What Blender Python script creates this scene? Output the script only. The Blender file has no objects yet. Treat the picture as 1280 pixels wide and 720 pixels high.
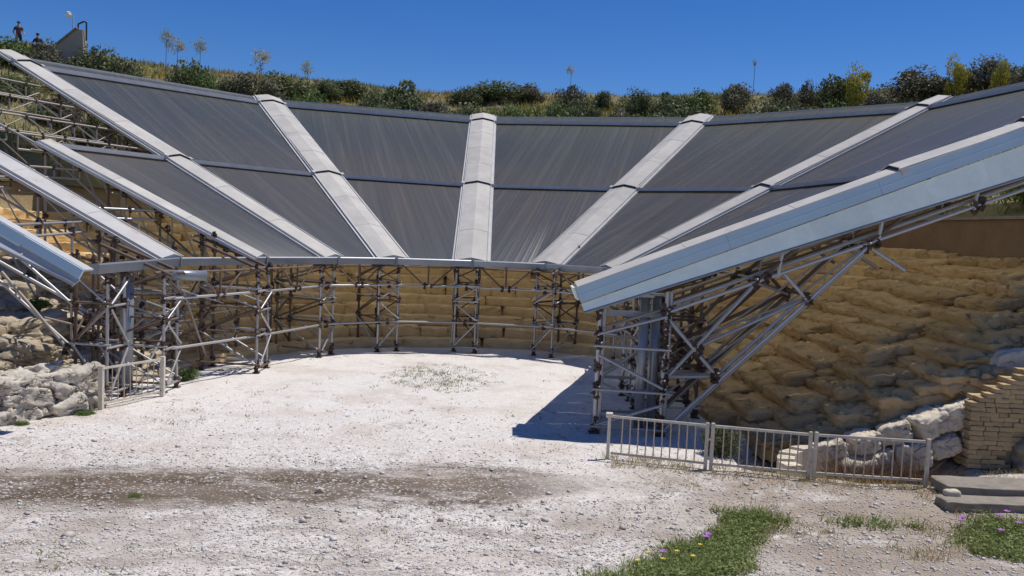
import bpy, bmesh, math, random
import numpy as np
from mathutils import Vector, Matrix, noise
random.seed(7)
RNG = np.random.default_rng(7)
S = bpy.context.scene
COL = S.collection
R = math.radians

# ------------------------------------------------------------------ camera, sky, sun, exposure
CAM_H, FPX = 4.6, 1050.0
PITCH, ROLL = 0.0719455, 0.0449697
cd = bpy.data.cameras.new('camera')
cam = bpy.data.objects.new('camera', cd)
COL.objects.link(cam)
cd.sensor_width = 36.0
cd.lens = 36.0 * FPX / 1280.0
cd.clip_start, cd.clip_end = 0.1, 4000.0
cam.matrix_world = (Matrix.Translation((0, 0, CAM_H)) @ Matrix.Rotation(math.pi / 2 - PITCH, 4, 'X')
                    @ Matrix.Rotation(ROLL, 4, 'Z'))
S.camera = cam

SUN_AZ, SUN_EL = math.atan2(0.88, 0.48), R(67)
w = bpy.data.worlds.new('World')
S.world = w
w.use_nodes = True
nt = w.node_tree
sky = nt.nodes.new('ShaderNodeTexSky')
sky.sky_type = 'NISHITA'
sky.sun_disc = False
sky.sun_elevation = SUN_EL
sky.sun_rotation = SUN_AZ
sky.altitude = 1500
sky.air_density = 1.0
sky.dust_density = 0.0
sky.ozone_density = 6.0
bg = nt.nodes['Background']
bg.inputs['Strength'].default_value = 0.105
hsv = nt.nodes.new('ShaderNodeHueSaturation')     # phone-camera saturation of the whole sky
hsv.inputs['Saturation'].default_value = 1.27
hsv.inputs['Hue'].default_value = 0.512
hsv.inputs['Value'].default_value = 0.93
nt.links.new(sky.outputs['Color'], hsv.inputs['Color'])
nt.links.new(hsv.outputs['Color'], bg.inputs['Color'])
sl = bpy.data.lights.new('sun', 'SUN')
sl.energy = 4.2
sl.angle = R(0.5)
sl.color = (1.0, 0.955, 0.89)
sun = bpy.data.objects.new('sun', sl)
COL.objects.link(sun)
sdir = Vector((math.sin(SUN_AZ) * math.cos(SUN_EL), math.cos(SUN_AZ) * math.cos(SUN_EL), math.sin(SUN_EL)))
sun.rotation_euler = sdir.to_track_quat('Z', 'Y').to_euler()
sun.location = sdir * 80
S.view_settings.view_transform = 'Standard'
S.view_settings.look = 'None'
S.view_settings.exposure = 0.0
S.view_settings.gamma = 1.0
S.render.engine = 'CYCLES'
S.cycles.max_bounces = 8
S.cycles.diffuse_bounces = 6

# ------------------------------------------------------------------ materials
def mat(name, base, rough=0.8, metal=0.0, spec=0.3, var=0.0, n_scale=3.0, n_col=None, n_amt=0.5, n_detail=6,
        f_scale=None, f_col=None, f_lo=0.5, f_hi=0.7, bump=0.0, b_scale=20.0, b_dist=0.02, coords='Object', stretch=None, crack=0.0, crack_col=(0.12, 0.085, 0.05)):
    """noise-mixed base colour, a second stain mask, brightness that varies per object, fine bump"""
    m = bpy.data.materials.new(name)
    m.use_nodes = True
    t = m.node_tree
    N, L = t.nodes, t.links
    b = N['Principled BSDF']
    b.inputs['Roughness'].default_value = rough
    b.inputs['Metallic'].default_value = metal
    b.inputs['Specular IOR Level'].default_value = spec
    tc = N.new('ShaderNodeTexCoord')
    src = tc.outputs[coords]
    if coords == 'Position':
        pass
    if stretch:
        mp = N.new('ShaderNodeMapping')
        mp.inputs['Scale'].default_value = stretch
        L.new(src, mp.inputs['Vector'])
        src = mp.outputs['Vector']
    cur = None
    def rgb(c):
        n = N.new('ShaderNodeRGB')
        n.outputs[0].default_value = (*c, 1)
        return n.outputs[0]
    cur = rgb(base)
    if n_col is not None:
        nz = N.new('ShaderNodeTexNoise')
        nz.inputs['Scale'].default_value = n_scale
        nz.inputs['Detail'].default_value = n_detail
        nz.inputs['Roughness'].default_value = 0.65
        L.new(src, nz.inputs['Vector'])
        mr = N.new('ShaderNodeMapRange')
        mr.inputs['From Min'].default_value = 0.35
        mr.inputs['From Max'].default_value = 0.65
        mr.inputs['To Max'].default_value = n_amt
        L.new(nz.outputs['Fac'], mr.inputs['Value'])
        mx = N.new('ShaderNodeMix'); mx.data_type = 'RGBA'
        L.new(mr.outputs[0], mx.inputs['Factor']); L.new(cur, mx.inputs['A']); L.new(rgb(n_col), mx.inputs['B'])
        cur = mx.outputs['Result']
    if f_col is not None:
        nz = N.new('ShaderNodeTexNoise')
        nz.inputs['Scale'].default_value = f_scale
        nz.inputs['Detail'].default_value = 8
        nz.inputs['Roughness'].default_value = 0.7
        L.new(src, nz.inputs['Vector'])
        mr = N.new('ShaderNodeMapRange')
        mr.inputs['From Min'].default_value = f_lo
        mr.inputs['From Max'].default_value = f_hi
        L.new(nz.outputs['Fac'], mr.inputs['Value'])
        mx = N.new('ShaderNodeMix'); mx.data_type = 'RGBA'
        L.new(mr.outputs[0], mx.inputs['Factor']); L.new(cur, mx.inputs['A']); L.new(rgb(f_col), mx.inputs['B'])
        cur = mx.outputs['Result']
    crk = None
    if crack:
        ns = N.new('ShaderNodeTexNoise'); ns.inputs['Scale'].default_value = 1.7; ns.inputs['Detail'].default_value = 5
        L.new(tc.outputs['Object'], ns.inputs['Vector'])
        oi0 = N.new('ShaderNodeObjectInfo')
        ad = N.new('ShaderNodeVectorMath'); ad.operation = 'MULTIPLY_ADD'; ad.inputs[1].default_value = (.55, .55, .55)
        L.new(ns.outputs['Color'], ad.inputs[0]); L.new(tc.outputs['Object'], ad.inputs[2])
        mp = N.new('ShaderNodeMapping'); mp.inputs['Scale'].default_value = (.75, 1, 2.0)
        L.new(ad.outputs[0], mp.inputs['Vector']); L.new(oi0.outputs['Random'], mp.inputs['Location'])
        vo = N.new('ShaderNodeTexVoronoi'); vo.feature = 'DISTANCE_TO_EDGE'; vo.inputs['Scale'].default_value = crack
        L.new(mp.outputs[0], vo.inputs['Vector'])
        cm = N.new('ShaderNodeMapRange'); cm.inputs['From Min'].default_value = 0.004; cm.inputs['From Max'].default_value = 0.035
        cm.inputs['To Min'].default_value = 1; cm.inputs['To Max'].default_value = 0
        L.new(vo.outputs['Distance'], cm.inputs['Value'])
        n2 = N.new('ShaderNodeTexNoise'); n2.inputs['Scale'].default_value = 2.3; L.new(tc.outputs['Object'], n2.inputs['Vector'])
        g2 = N.new('ShaderNodeMapRange'); g2.inputs['From Min'].default_value = .5; g2.inputs['From Max'].default_value = .68
        L.new(n2.outputs['Fac'], g2.inputs['Value'])
        mu = N.new('ShaderNodeMath'); mu.operation = 'MULTIPLY'; L.new(cm.outputs[0], mu.inputs[0]); L.new(g2.outputs[0], mu.inputs[1])
        crk = mu.outputs[0]
        mx = N.new('ShaderNodeMix'); mx.data_type = 'RGBA'
        L.new(crk, mx.inputs['Factor']); L.new(cur, mx.inputs['A']); L.new(rgb(crack_col), mx.inputs['B'])
        cur = mx.outputs['Result']
    if var > 0:
        oi = N.new('ShaderNodeObjectInfo')
        mr = N.new('ShaderNodeMapRange')
        mr.inputs['To Min'].default_value = 1 - var
        mr.inputs['To Max'].default_value = 1 + var
        L.new(oi.outputs['Random'], mr.inputs['Value'])
        hs = N.new('ShaderNodeHueSaturation')
        L.new(mr.outputs[0], hs.inputs['Value']); L.new(cur, hs.inputs['Color'])
        cur = hs.outputs['Color']
    L.new(cur, b.inputs['Base Color'])
    if bump > 0:
        nz = N.new('ShaderNodeTexNoise')
        nz.inputs['Scale'].default_value = b_scale
        nz.inputs['Detail'].default_value = 8
        nz.inputs['Roughness'].default_value = 0.7
        L.new(src, nz.inputs['Vector'])
        bp = N.new('ShaderNodeBump')
        bp.inputs['Strength'].default_value = bump
        bp.inputs['Distance'].default_value = b_dist
        hgt = nz.outputs['Fac']
        if crk is not None:
            sb = N.new('ShaderNodeMath'); sb.operation = 'SUBTRACT'; L.new(hgt, sb.inputs[0]); L.new(crk, sb.inputs[1]); hgt = sb.outputs[0]
        L.new(hgt, bp.inputs['Height'])
        L.new(bp.outputs['Normal'], b.inputs['Normal'])
    return m

M = {}
M['stone'] = mat('ochre_stone', (0.74, 0.54, 0.28), 0.9, var=0.08, n_scale=2.2, n_col=(0.60, 0.42, 0.205), n_amt=0.75,
                 f_scale=3.5, f_col=(0.30, 0.215, 0.115), f_lo=0.58, f_hi=0.74, bump=0.6, b_scale=8, b_dist=0.05, crack=1.3)  # base colour raised to lift the shade under the roof
M['stone_r'] = mat('weathered_stone', (0.60, 0.415, 0.205), 0.9, var=0.12, n_scale=1.6, n_col=(0.42, 0.28, 0.13), n_amt=0.8,
                   f_scale=3.0, f_col=(0.20, 0.13, 0.065), f_lo=0.56, f_hi=0.8, bump=.55, b_scale=6, b_dist=0.07, crack=1.0, crack_col=(0.26, 0.185, 0.10))  # browner right side, its base also raised against the roof shade
M['stone_l'] = mat('sunlit_beige_rock', (0.56, 0.475, 0.345), 0.9, var=0.10, n_scale=1.6, n_col=(0.43, 0.35, 0.24), n_amt=0.8,
                   f_scale=3.0, f_col=(0.17, 0.14, 0.10), f_lo=0.6, f_hi=0.82, bump=1.0, b_scale=7, b_dist=0.08, crack=1.4, crack_col=(0.2, 0.16, 0.11))  # same stone on the open left, its sunlit beige put into the colour
M['earth'] = mat('rock_bed', (0.36, 0.27, 0.15), 0.95, n_scale=0.8, n_col=(0.24, 0.175, 0.10), n_amt=0.9, bump=0.8, b_scale=3, b_dist=0.1)
M['white_stone'] = mat('white_limestone', (0.76, 0.67, 0.52), 0.9, var=0.1, n_scale=2.5, n_col=(0.45, 0.40, 0.32), n_amt=0.7, bump=0.9, b_scale=9, b_dist=0.05, crack=1.6, crack_col=(0.3, 0.25, 0.18))
M['rubble'] = mat('grey_rubble', (0.66, 0.60, 0.50), 0.9, var=0.15, n_scale=3, n_col=(0.48, 0.43, 0.35), n_amt=0.8,
                  f_scale=5, f_col=(0.16, 0.15, 0.13), f_lo=0.6, f_hi=0.75, bump=1.0, b_scale=11, b_dist=0.05, crack=2.2)
M['brick'] = mat('buff_brick', (0.46, 0.345, 0.185), 0.9, var=0.16, n_scale=6, n_col=(0.34, 0.25, 0.14), n_amt=0.8, bump=0.5, b_scale=25, b_dist=0.015)
M['mortar'] = mat('rough_mortar', (0.40, 0.35, 0.26), 0.95, n_scale=3, n_col=(0.27, 0.23, 0.16), n_amt=0.8, bump=1.0, b_scale=6, b_dist=0.08)
M['concrete'] = mat('grey_concrete', (0.30, 0.27, 0.225), 0.9, var=0.06, n_scale=4, n_col=(0.19, 0.165, 0.13), n_amt=0.8, bump=0.4, b_scale=20, b_dist=0.02)
M['ramp'] = mat('beige_plaster', (0.40, 0.34, 0.27), 0.9, n_scale=2, n_col=(0.33, 0.27, 0.21), n_amt=0.6, bump=0.2)
M['wall_brown'] = mat('brown_plaster', (0.25, 0.165, 0.10), 0.9, n_scale=1.2, n_col=(0.18, 0.12, 0.075), n_amt=0.7, bump=0.3, b_scale=6)
M['cap'] = mat('pale_metal_cap', (0.56, 0.53, 0.475), 0.75, spec=.2, var=0.05, n_scale=1.1, n_col=(0.44, 0.42, 0.385), n_amt=0.9,
               f_scale=1.6, f_col=(0.34, 0.29, 0.235), f_lo=0.60, f_hi=0.78, bump=0.08, b_scale=8)
M['cap_rust'] = mat('rust_stained_cap', (0.53, 0.52, 0.50), 0.6, metal=0.05, n_scale=1.5, n_col=(0.45, 0.43, 0.41), n_amt=0.8,
                    f_scale=0.9, f_col=(0.42, 0.26, 0.14), f_lo=0.56, f_hi=0.74, bump=0.08, b_scale=8)
M['soffit'] = mat('galvanised_soffit', (0.50, 0.49, 0.46), 0.6, metal=0.1, n_scale=2, n_col=(0.40, 0.38, 0.34), n_amt=0.6)
M['alu'] = mat('galvanised_rail', (0.55, 0.545, 0.53), 0.5, metal=0.1, var=0.06, n_scale=2, n_col=(0.42, 0.41, 0.40), n_amt=0.6)
M['gutter'] = mat('blue_grey_steel', (0.30, 0.325, 0.355), 0.4, metal=0.45, var=0.1, n_scale=2, n_col=(0.24, 0.26, 0.28), n_amt=0.7)
M['fascia'] = mat('galvanised_fascia', (0.50, 0.62, 0.66), 0.42, metal=0.35, var=0.04, n_scale=1.0, n_col=(0.44, 0.55, 0.59), n_amt=0.6, bump=0.05, b_scale=3)
M['skirt'] = mat('pale_galvanised_skirt', (0.82, 0.92, 0.84), 0.6, metal=0.05, var=0.05, n_scale=2.2, n_col=(0.70, 0.80, 0.74), n_amt=0.9, bump=0.05, b_scale=3)
M['dark'] = mat('gap_shade', (0.035, 0.033, 0.032), 0.8)  # near-black, paints the shade in gaps under cap laps and rails
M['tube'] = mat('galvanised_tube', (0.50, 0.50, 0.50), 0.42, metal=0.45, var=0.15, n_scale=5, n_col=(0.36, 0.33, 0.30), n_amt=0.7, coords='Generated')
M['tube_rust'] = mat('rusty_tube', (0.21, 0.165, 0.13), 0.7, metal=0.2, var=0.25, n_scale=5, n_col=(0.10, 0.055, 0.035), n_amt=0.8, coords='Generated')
M['tube_warm'] = mat('dusty_tube', (0.46, 0.43, 0.38), 0.5, metal=0.3, var=0.15, n_scale=5, n_col=(0.28, 0.22, 0.17), n_amt=0.8, coords='Generated')
M['coupler'] = mat('rusty_coupler', (0.125, 0.078, 0.058), 0.75, metal=0.2, var=0.35, n_scale=9, n_col=(0.045, 0.032, 0.027), n_amt=0.8)
M['column'] = mat('grey_steel_column', (0.30, 0.32, 0.35), 0.35, metal=0.5, n_scale=4, n_col=(0.38, 0.39, 0.41), n_amt=0.8)
M['fence'] = mat('cream_fence_paint', (0.68, 0.635, 0.53), 0.55, var=0.06, n_scale=7, n_col=(0.45, 0.40, 0.31), n_amt=0.7,
                 f_scale=6, f_col=(0.24, 0.13, 0.07), f_lo=0.62, f_hi=0.75, bump=0.1)
M['fence_bar'] = mat('worn_fence_bar', (0.60, 0.545, 0.44), 0.6, var=0.1, n_scale=10, n_col=(0.30, 0.19, 0.11), n_amt=0.8, coords='Generated')
M['bark'] = mat('grey_bark', (0.14, 0.11, 0.08), 0.9)
M['skin'] = mat('skin', (0.42, 0.25, 0.18), 0.6)
M['cloth_dark'] = mat('charcoal_cloth', (0.045, 0.045, 0.055), 0.9)
M['cloth_navy'] = mat('navy_cloth', (0.02, 0.025, 0.06), 0.9)
M['cloth_red'] = mat('maroon_cloth', (0.16, 0.05, 0.05), 0.9)
M['hair'] = mat('dark_hair', (0.015, 0.012, 0.010), 0.8)
M['black_metal'] = mat('black_rail_paint', (0.03, 0.03, 0.035), 0.5)
M['globe'] = mat('white_lamp_globe', (0.85, 0.85, 0.85), 0.2)
M['pole'] = mat('pale_lamp_pole', (0.55, 0.55, 0.55), 0.5)
M['purple'] = mat('mallow_petal', (0.42, 0.16, 0.50), 0.7)
M['yellow'] = mat('yellow_petal', (0.75, 0.58, 0.04), 0.7)

def leafmat(name, a, b_, tr=0.25):
    m = bpy.data.materials.new(name)
    m.use_nodes = True
    t = m.node_tree; N, L = t.nodes, t.links
    b = N['Principled BSDF']
    b.inputs['Roughness'].default_value = 0.6
    b.inputs['Specular IOR Level'].default_value = 0.25
    g = N.new('ShaderNodeNewGeometry')
    oi = N.new('ShaderNodeObjectInfo')
    mx = N.new('ShaderNodeMix'); mx.data_type = 'RGBA'
    mx.inputs['A'].default_value = (*a, 1); mx.inputs['B'].default_value = (*b_, 1)
    L.new(g.outputs['Random Per Island'], mx.inputs['Factor'])
    hs = N.new('ShaderNodeHueSaturation')
    mr = N.new('ShaderNodeMapRange')
    mr.inputs['To Min'].default_value = 0.8; mr.inputs['To Max'].default_value = 1.25
    L.new(oi.outputs['Random'], mr.inputs['Value']); L.new(mr.outputs[0], hs.inputs['Value'])
    L.new(mx.outputs['Result'], hs.inputs['Color'])
    L.new(hs.outputs['Color'], b.inputs['Base Color'])
    tl = N.new('ShaderNodeBsdfTranslucent')
    L.new(hs.outputs['Color'], tl.inputs['Color'])
    ms = N.new('ShaderNodeMixShader'); ms.inputs[0].default_value = tr
    L.new(b.outputs[0], ms.inputs[1]); L.new(tl.outputs[0], ms.inputs[2])
    L.new(ms.outputs[0], N['Material Output'].inputs['Surface'])
    return m
M['leaf_dark'] = leafmat('lentisk_leaf', (0.085, 0.105, 0.045), (0.19, 0.21, 0.09))
M['leaf_grey'] = leafmat('grey_scrub_leaf', (0.11, 0.105, 0.065), (0.22, 0.205, 0.13))
M['leaf_green'] = leafmat('fresh_leaf', (0.09, 0.14, 0.035), (0.19, 0.25, 0.075))
M['leaf_yellow'] = leafmat('broom_flower', (0.55, 0.46, 0.05), (0.30, 0.29, 0.07))
M['grass_dry'] = leafmat('dry_grass_blade', (0.50, 0.40, 0.20), (0.36, 0.29, 0.13))
M['grass_green'] = leafmat('green_grass_blade', (0.22, 0.25, 0.08), (0.13, 0.17, 0.05))
M['grass_flower'] = leafmat('yellow_meadow_flower', (0.48, 0.36, 0.03), (0.30, 0.25, 0.06))
M['weed'] = leafmat('weed_leaf', (0.15, 0.21, 0.055), (0.30, 0.34, 0.12))
M['twig'] = leafmat('dry_twig', (0.25, 0.15, 0.08), (0.14, 0.09, 0.05), 0.0)
M['chip'] = leafmat('limestone_chip', (0.76, 0.73, 0.68), (0.56, 0.51, 0.455), 0.0)

def panel_mat():
    m = bpy.data.materials.new('slate_roof_sheet')
    m.use_nodes = True
    t = m.node_tree; N, L = t.nodes, t.links
    b = N['Principled BSDF']
    b.inputs['Roughness'].default_value = 0.30
    b.inputs['Specular IOR Level'].default_value = 0.6
    tc = N.new('ShaderNodeTexCoord')
    mp = N.new('ShaderNodeMapping'); mp.inputs['Scale'].default_value = (3.2, 0.10, 1)
    L.new(tc.outputs['UV'], mp.inputs['Vector'])
    nz = N.new('ShaderNodeTexNoise'); nz.inputs['Scale'].default_value = 1.0; nz.inputs['Detail'].default_value = 5
    L.new(mp.outputs[0], nz.inputs['Vector'])
    cr = N.new('ShaderNodeMapRange'); cr.inputs['From Min'].default_value = 0.48; cr.inputs['From Max'].default_value = 0.9
    L.new(nz.outputs['Fac'], cr.inputs['Value'])
    nz2 = N.new('ShaderNodeTexNoise'); nz2.inputs['Scale'].default_value = 0.5; nz2.inputs['Detail'].default_value = 6
    L.new(tc.outputs['UV'], nz2.inputs['Vector'])
    mr2 = N.new('ShaderNodeMapRange'); mr2.inputs['From Min'].default_value = 0.3; mr2.inputs['From Max'].default_value = 0.75
    L.new(nz2.outputs['Fac'], mr2.inputs['Value'])
    a = N.new('ShaderNodeMix'); a.data_type = 'RGBA'
    a.inputs['A'].default_value = (0.056, 0.098, 0.165, 1); a.inputs['B'].default_value = (0.084, 0.108, 0.150, 1)
    L.new(mr2.outputs[0], a.inputs['Factor'])
    c = N.new('ShaderNodeMix'); c.data_type = 'RGBA'; c.inputs['B'].default_value = (0.21, 0.22, 0.23, 1)
    L.new(cr.outputs[0], c.inputs['Factor']); L.new(a.outputs['Result'], c.inputs['A'])
    oi = N.new('ShaderNodeObjectInfo')
    mr = N.new('ShaderNodeMapRange'); mr.inputs['To Min'].default_value = 0.95; mr.inputs['To Max'].default_value = 1.06
    L.new(oi.outputs['Random'], mr.inputs['Value'])
    hs = N.new('ShaderNodeHueSaturation'); L.new(mr.outputs[0], hs.inputs['Value']); L.new(c.outputs['Result'], hs.inputs['Color'])
    L.new(hs.outputs['Color'], b.inputs['Base Color'])
    # smoke-grey plastic sheet: much sunlight let through, added to lift the shade beneath
    tl = N.new('ShaderNodeBsdfTranslucent'); tl.inputs['Color'].default_value = (0.72, 0.72, 0.62, 1)
    ms = N.new('ShaderNodeMixShader'); ms.inputs[0].default_value = 0.56
    L.new(b.outputs[0], ms.inputs[1]); L.new(tl.outputs[0], ms.inputs[2]); L.new(ms.outputs[0], N['Material Output'].inputs['Surface'])
    return m
M['panel'] = panel_mat()

# ------------------------------------------------------------------ object helpers
def tag(o, label, cat, group=None):
    o['label'] = label; o['category'] = cat
    if group: o['group'] = group
    return o
def thing(name, label, cat, loc=(0, 0, 0), group=None):
    o = bpy.data.objects.new(name, None)
    o.empty_display_size = 0.3
    COL.objects.link(o)
    o.location = loc
    return tag(o, label, cat, group)
def link(name, me, parent=None, mtx=None, loc=None):
    o = bpy.data.objects.new(name, me)
    COL.objects.link(o)
    if mtx is not None:
        if parent is not None: mtx = Matrix.Translation(-Vector(parent.location)) @ mtx
        o.matrix_local = mtx
    elif loc is not None:
        o.location = Vector(loc) - (Vector(parent.location) if parent is not None else Vector())
    elif parent is not None:
        o.location = -Vector(parent.location)
    if parent is not None: o.parent = parent
    return o
def sub(o, part):
    """hang a piece under a part (both meshes are drawn in the thing's frame)"""
    o.parent = part; o.location = (0, 0, 0); return o
def mesh(name, V, F, m, smooth=False, uv=None):
    me = bpy.data.meshes.new(name)
    me.from_pydata([tuple(v) for v in V], [], F)
    me.materials.append(m)
    if smooth: me.polygons.foreach_set('use_smooth', [True] * len(me.polygons))
    if uv is not None:
        l = me.uv_layers.new(name='UVMap')
        idx = np.zeros(len(me.loops), dtype=np.int32); me.loops.foreach_get('vertex_index', idx)
        l.data.foreach_set('uv', np.asarray(uv, dtype=np.float32)[idx].ravel())
    me.update()
    return me
def fastmesh(name, V, F, m, smooth=False):
    """V (n,3) array, F (k,c) int array, all faces with c corners"""
    V = np.asarray(V, dtype=np.float32); F = np.asarray(F, dtype=np.int32)
    me = bpy.data.meshes.new(name)
    k, c = F.shape
    me.vertices.add(len(V)); me.vertices.foreach_set('co', V.ravel())
    me.loops.add(k * c); me.loops.foreach_set('vertex_index', F.ravel())
    me.polygons.add(k)
    me.polygons.foreach_set('loop_start', np.arange(0, k * c, c, dtype=np.int32))
    me.polygons.foreach_set('loop_total', np.full(k, c, dtype=np.int32))
    if smooth: me.polygons.foreach_set('use_smooth', np.ones(k, dtype=bool))
    me.materials.append(m)
    me.update(calc_edges=True)
    me.validate()
    return me
class MB:
    def __init__(s): s.V, s.F = [], []
    def add(s, V, F):
        n = len(s.V); s.V += [Vector(v) for v in V]; s.F += [tuple(i + n for i in f) for f in F]
    def box(s, c, d, ax=None):
        ax = ax or (Vector((1, 0, 0)), Vector((0, 1, 0)), Vector((0, 0, 1)))
        c = Vector(c)
        V = [c + ax[0] * (x * d[0] / 2) + ax[1] * (y * d[1] / 2) + ax[2] * (z * d[2] / 2)
             for x in (-1, 1) for y in (-1, 1) for z in (-1, 1)]
        s.add(V, [(0, 1, 3, 2), (4, 6, 7, 5), (0, 4, 5, 1), (2, 3, 7, 6), (0, 2, 6, 4), (1, 5, 7, 3)])
    def tube(s, p0, p1, r, n=8, r2=None):
        p0, p1 = Vector(p0), Vector(p1); d = (p1 - p0).normalized()
        a = d.orthogonal().normalized(); b = d.cross(a)
        r2 = r if r2 is None else r2
        V = [p + (a * math.cos(t * 2 * math.pi / n) + b * math.sin(t * 2 * math.pi / n)) * rr for p, rr in ((p0, r), (p1, r2)) for t in range(n)]
        s.add(V, [(i, (i + 1) % n, n + (i + 1) % n, n + i) for i in range(n)] + [tuple(range(n))[::-1], tuple(range(n, 2 * n))])
    def loft(s, rings, close=True, caps=True):
        n = len(rings[0]); V = [v for r in rings for v in r]; F = []
        for k in range(len(rings) - 1):
            for i in range(n if close else n - 1):
                j = (i + 1) % n
                F.append((k * n + i, k * n + j, (k + 1) * n + j, (k + 1) * n + i))
        if caps: F += [tuple(range(n))[::-1], tuple(range((len(rings) - 1) * n, len(rings) * n))]
        s.add(V, F)
    def obj(s, name, m, parent=None, smooth=False):
        return link(name, mesh(name, s.V, s.F, m, smooth), parent)

def unit_tube(name, m):
    b = MB(); b.tube((0, 0, 0), (0, 0, 1), 1, 8)
    return mesh(name, b.V, b.F, m, True)
TUBE = {k: unit_tube('tube', M[k]) for k in ('tube', 'tube_rust', 'tube_warm')}
def tube_mtx(p0, p1, r):
    p0, p1 = Vector(p0), Vector(p1); d = p1 - p0
    return Matrix.Translation(p0) @ d.to_track_quat('Z', 'Y').to_matrix().to_4x4() @ Matrix.Diagonal((r, r, d.length, 1))
def tube(name, p0, p1, r, parent, kind='tube'):
    return link(name, TUBE[kind], parent, tube_mtx(p0, p1, r))
def mk_coupler(seed):
    rnd = random.Random(seed); b = MB()
    for i in range(4):
        c = Vector((rnd.uniform(-.03, .03), rnd.uniform(-.03, .03), -.09 + i * .06))
        q = Matrix.Rotation(rnd.uniform(0, 3), 3, 'Z') @ Matrix.Rotation(rnd.uniform(-.6, .6), 3, 'X')
        b.box(c, (rnd.uniform(.09, .17), rnd.uniform(.08, .12), rnd.uniform(.05, .08)), [q @ Vector(a) for a in ((1, 0, 0), (0, 1, 0), (0, 0, 1))])
    b.tube((-.09, .03, .0), (.10, .035, .01), .018, 6)
    return mesh('coupler', b.V, b.F, M['coupler'])
COUP = [mk_coupler(i) for i in range(6)]
def coupler(p, parent, s=1.0):
    s *= .82
    q = Matrix.Rotation(random.uniform(0, 6.28), 4, 'Z')
    return link('coupler', random.choice(COUP), parent, Matrix.Translation(Vector(p)) @ q @ Matrix.Diagonal((s, s, s * random.uniform(.8, 1.3), 1)))

def rock_mesh(name, seed, dims, power, amp, m, n=5, freq=1.3, jag=0.0, crack=0.0, cfreq=1.5, smooth=True):
    """rounded, eroded block: super-ellipsoid grid pushed about by noise"""
    V, F, idx = [], [], {}
    off = Vector((seed * 7.31, seed * 3.7, seed * 1.9))
    def vert(p):
        k = tuple(round(c, 4) for c in p)
        if k in idx: return idx[k]
        v = Vector(p)
        l = (abs(v.x) ** power + abs(v.y) ** power + abs(v.z) ** power) ** (1 / power)
        v = v / l
        v = Vector((v.x * dims[0] / 2, v.y * dims[1] / 2, v.z * dims[2] / 2))
        d = noise.noise_vector(v * freq + off) * amp + noise.noise_vector(v * freq * 3 + off) * amp * 0.4
        if crack:
            q = Vector((v.x * cfreq, v.y * cfreq, v.z * cfreq * 1.5)) + off + noise.noise_vector(v * 2.1 + off) * .3
            dd, _ = noise.voronoi(q)
            g = min(1.0, (dd[1] - dd[0]) / .11)
            st = abs(math.sin(v.z * 13 + noise.noise(v * 1.3 + off) * 4))
            nrm = Vector((v.x / dims[0] ** 2, v.y / dims[1] ** 2, v.z / dims[2] ** 2)).normalized()
            d -= nrm * (crack * (1 - g) ** 2 + crack * .45 * (1 - min(1, st / .35)))
        if jag: d += noise.noise_vector(v * freq * 7 + off) * jag
        idx[k] = len(V); V.append(v + d)
        return idx[k]
    for ax in range(3):
        for sg in (-1, 1):
            for i in range(n):
                for j in range(n):
                    q = []
                    for a, b in ((i, j), (i + 1, j), (i + 1, j + 1), (i, j + 1)):
                        p = [0, 0, 0]; p[ax] = sg; p[(ax + 1) % 3] = -1 + 2 * a / n; p[(ax + 2) % 3] = -1 + 2 * b / n
                        q.append(vert(p))
                    F.append(tuple(q) if sg > 0 else tuple(q[::-1]))
    return mesh(name, V, F, m, smooth)

# ------------------------------------------------------------------ terrain: foot curve of the seating, steps, hill
def catmull(P, n):
    P = [np.array(p, float) for p in P]; P = [2 * P[0] - P[1]] + P + [2 * P[-1] - P[-2]]
    out = []
    for i in range(1, len(P) - 2):
        for t in np.linspace(0, 1, n, endpoint=False):
            a, b, c, d = P[i - 1:i + 3]
            out.append(.5 * (2 * b + (c - a) * t + (2 * a - 5 * b + 4 * c - d) * t * t + (3 * b - a - 3 * c + d) * t ** 3))
    return np.array(out + [P[-2]])
FOOT = catmull([(-12.6, 10), (-11.2, 15), (-10.5, 19), (-10.0, 22.6), (-8.8, 26.2), (-7.0, 28.9), (-4.6, 30.6), (-1.6, 31.3),
                (1.4, 31.3), (3.8, 30.3), (5.0, 28.2), (5.1, 24), (5.3, 20.6), (6.3, 18.3)], 16)
tan_ = np.gradient(FOOT, axis=0); tan_ /= np.linalg.norm(tan_, axis=1)[:, None]
NRM = np.stack([-tan_[:, 1], tan_[:, 0]], 1)          # outward (left of the travelling direction)
for _ in range(3): NRM[1:-1] = (NRM[:-2] + 2 * NRM[1:-1] + NRM[2:]); NRM /= np.linalg.norm(NRM, axis=1)[:, None]
for i in range(len(FOOT)):
    if FOOT[i, 0] > 4 and FOOT[i, 1] < 26:
        t = max(0.0, min(1.0, (26 - FOOT[i, 1]) / 7.7)); NRM[i] = NRM[i] * (1 - t) ** 2 + np.array([1, .05 - .10 * t]) * (1 - (1 - t) ** 2)
NRM /= np.linalg.norm(NRM, axis=1)[:, None]
NF = len(FOOT)
SIDE = np.clip(np.degrees(np.arctan2(NRM[:, 0], NRM[:, 1])) / 90.0, -1, 1)      # -1 left wing, 0 centre, +1 right wing
ARC = np.concatenate([[0], np.cumsum(np.linalg.norm(np.diff(FOOT, axis=0), axis=1))])
RISE, TREAD = 0.345, 0.735
D_WALL = 9.4
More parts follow.
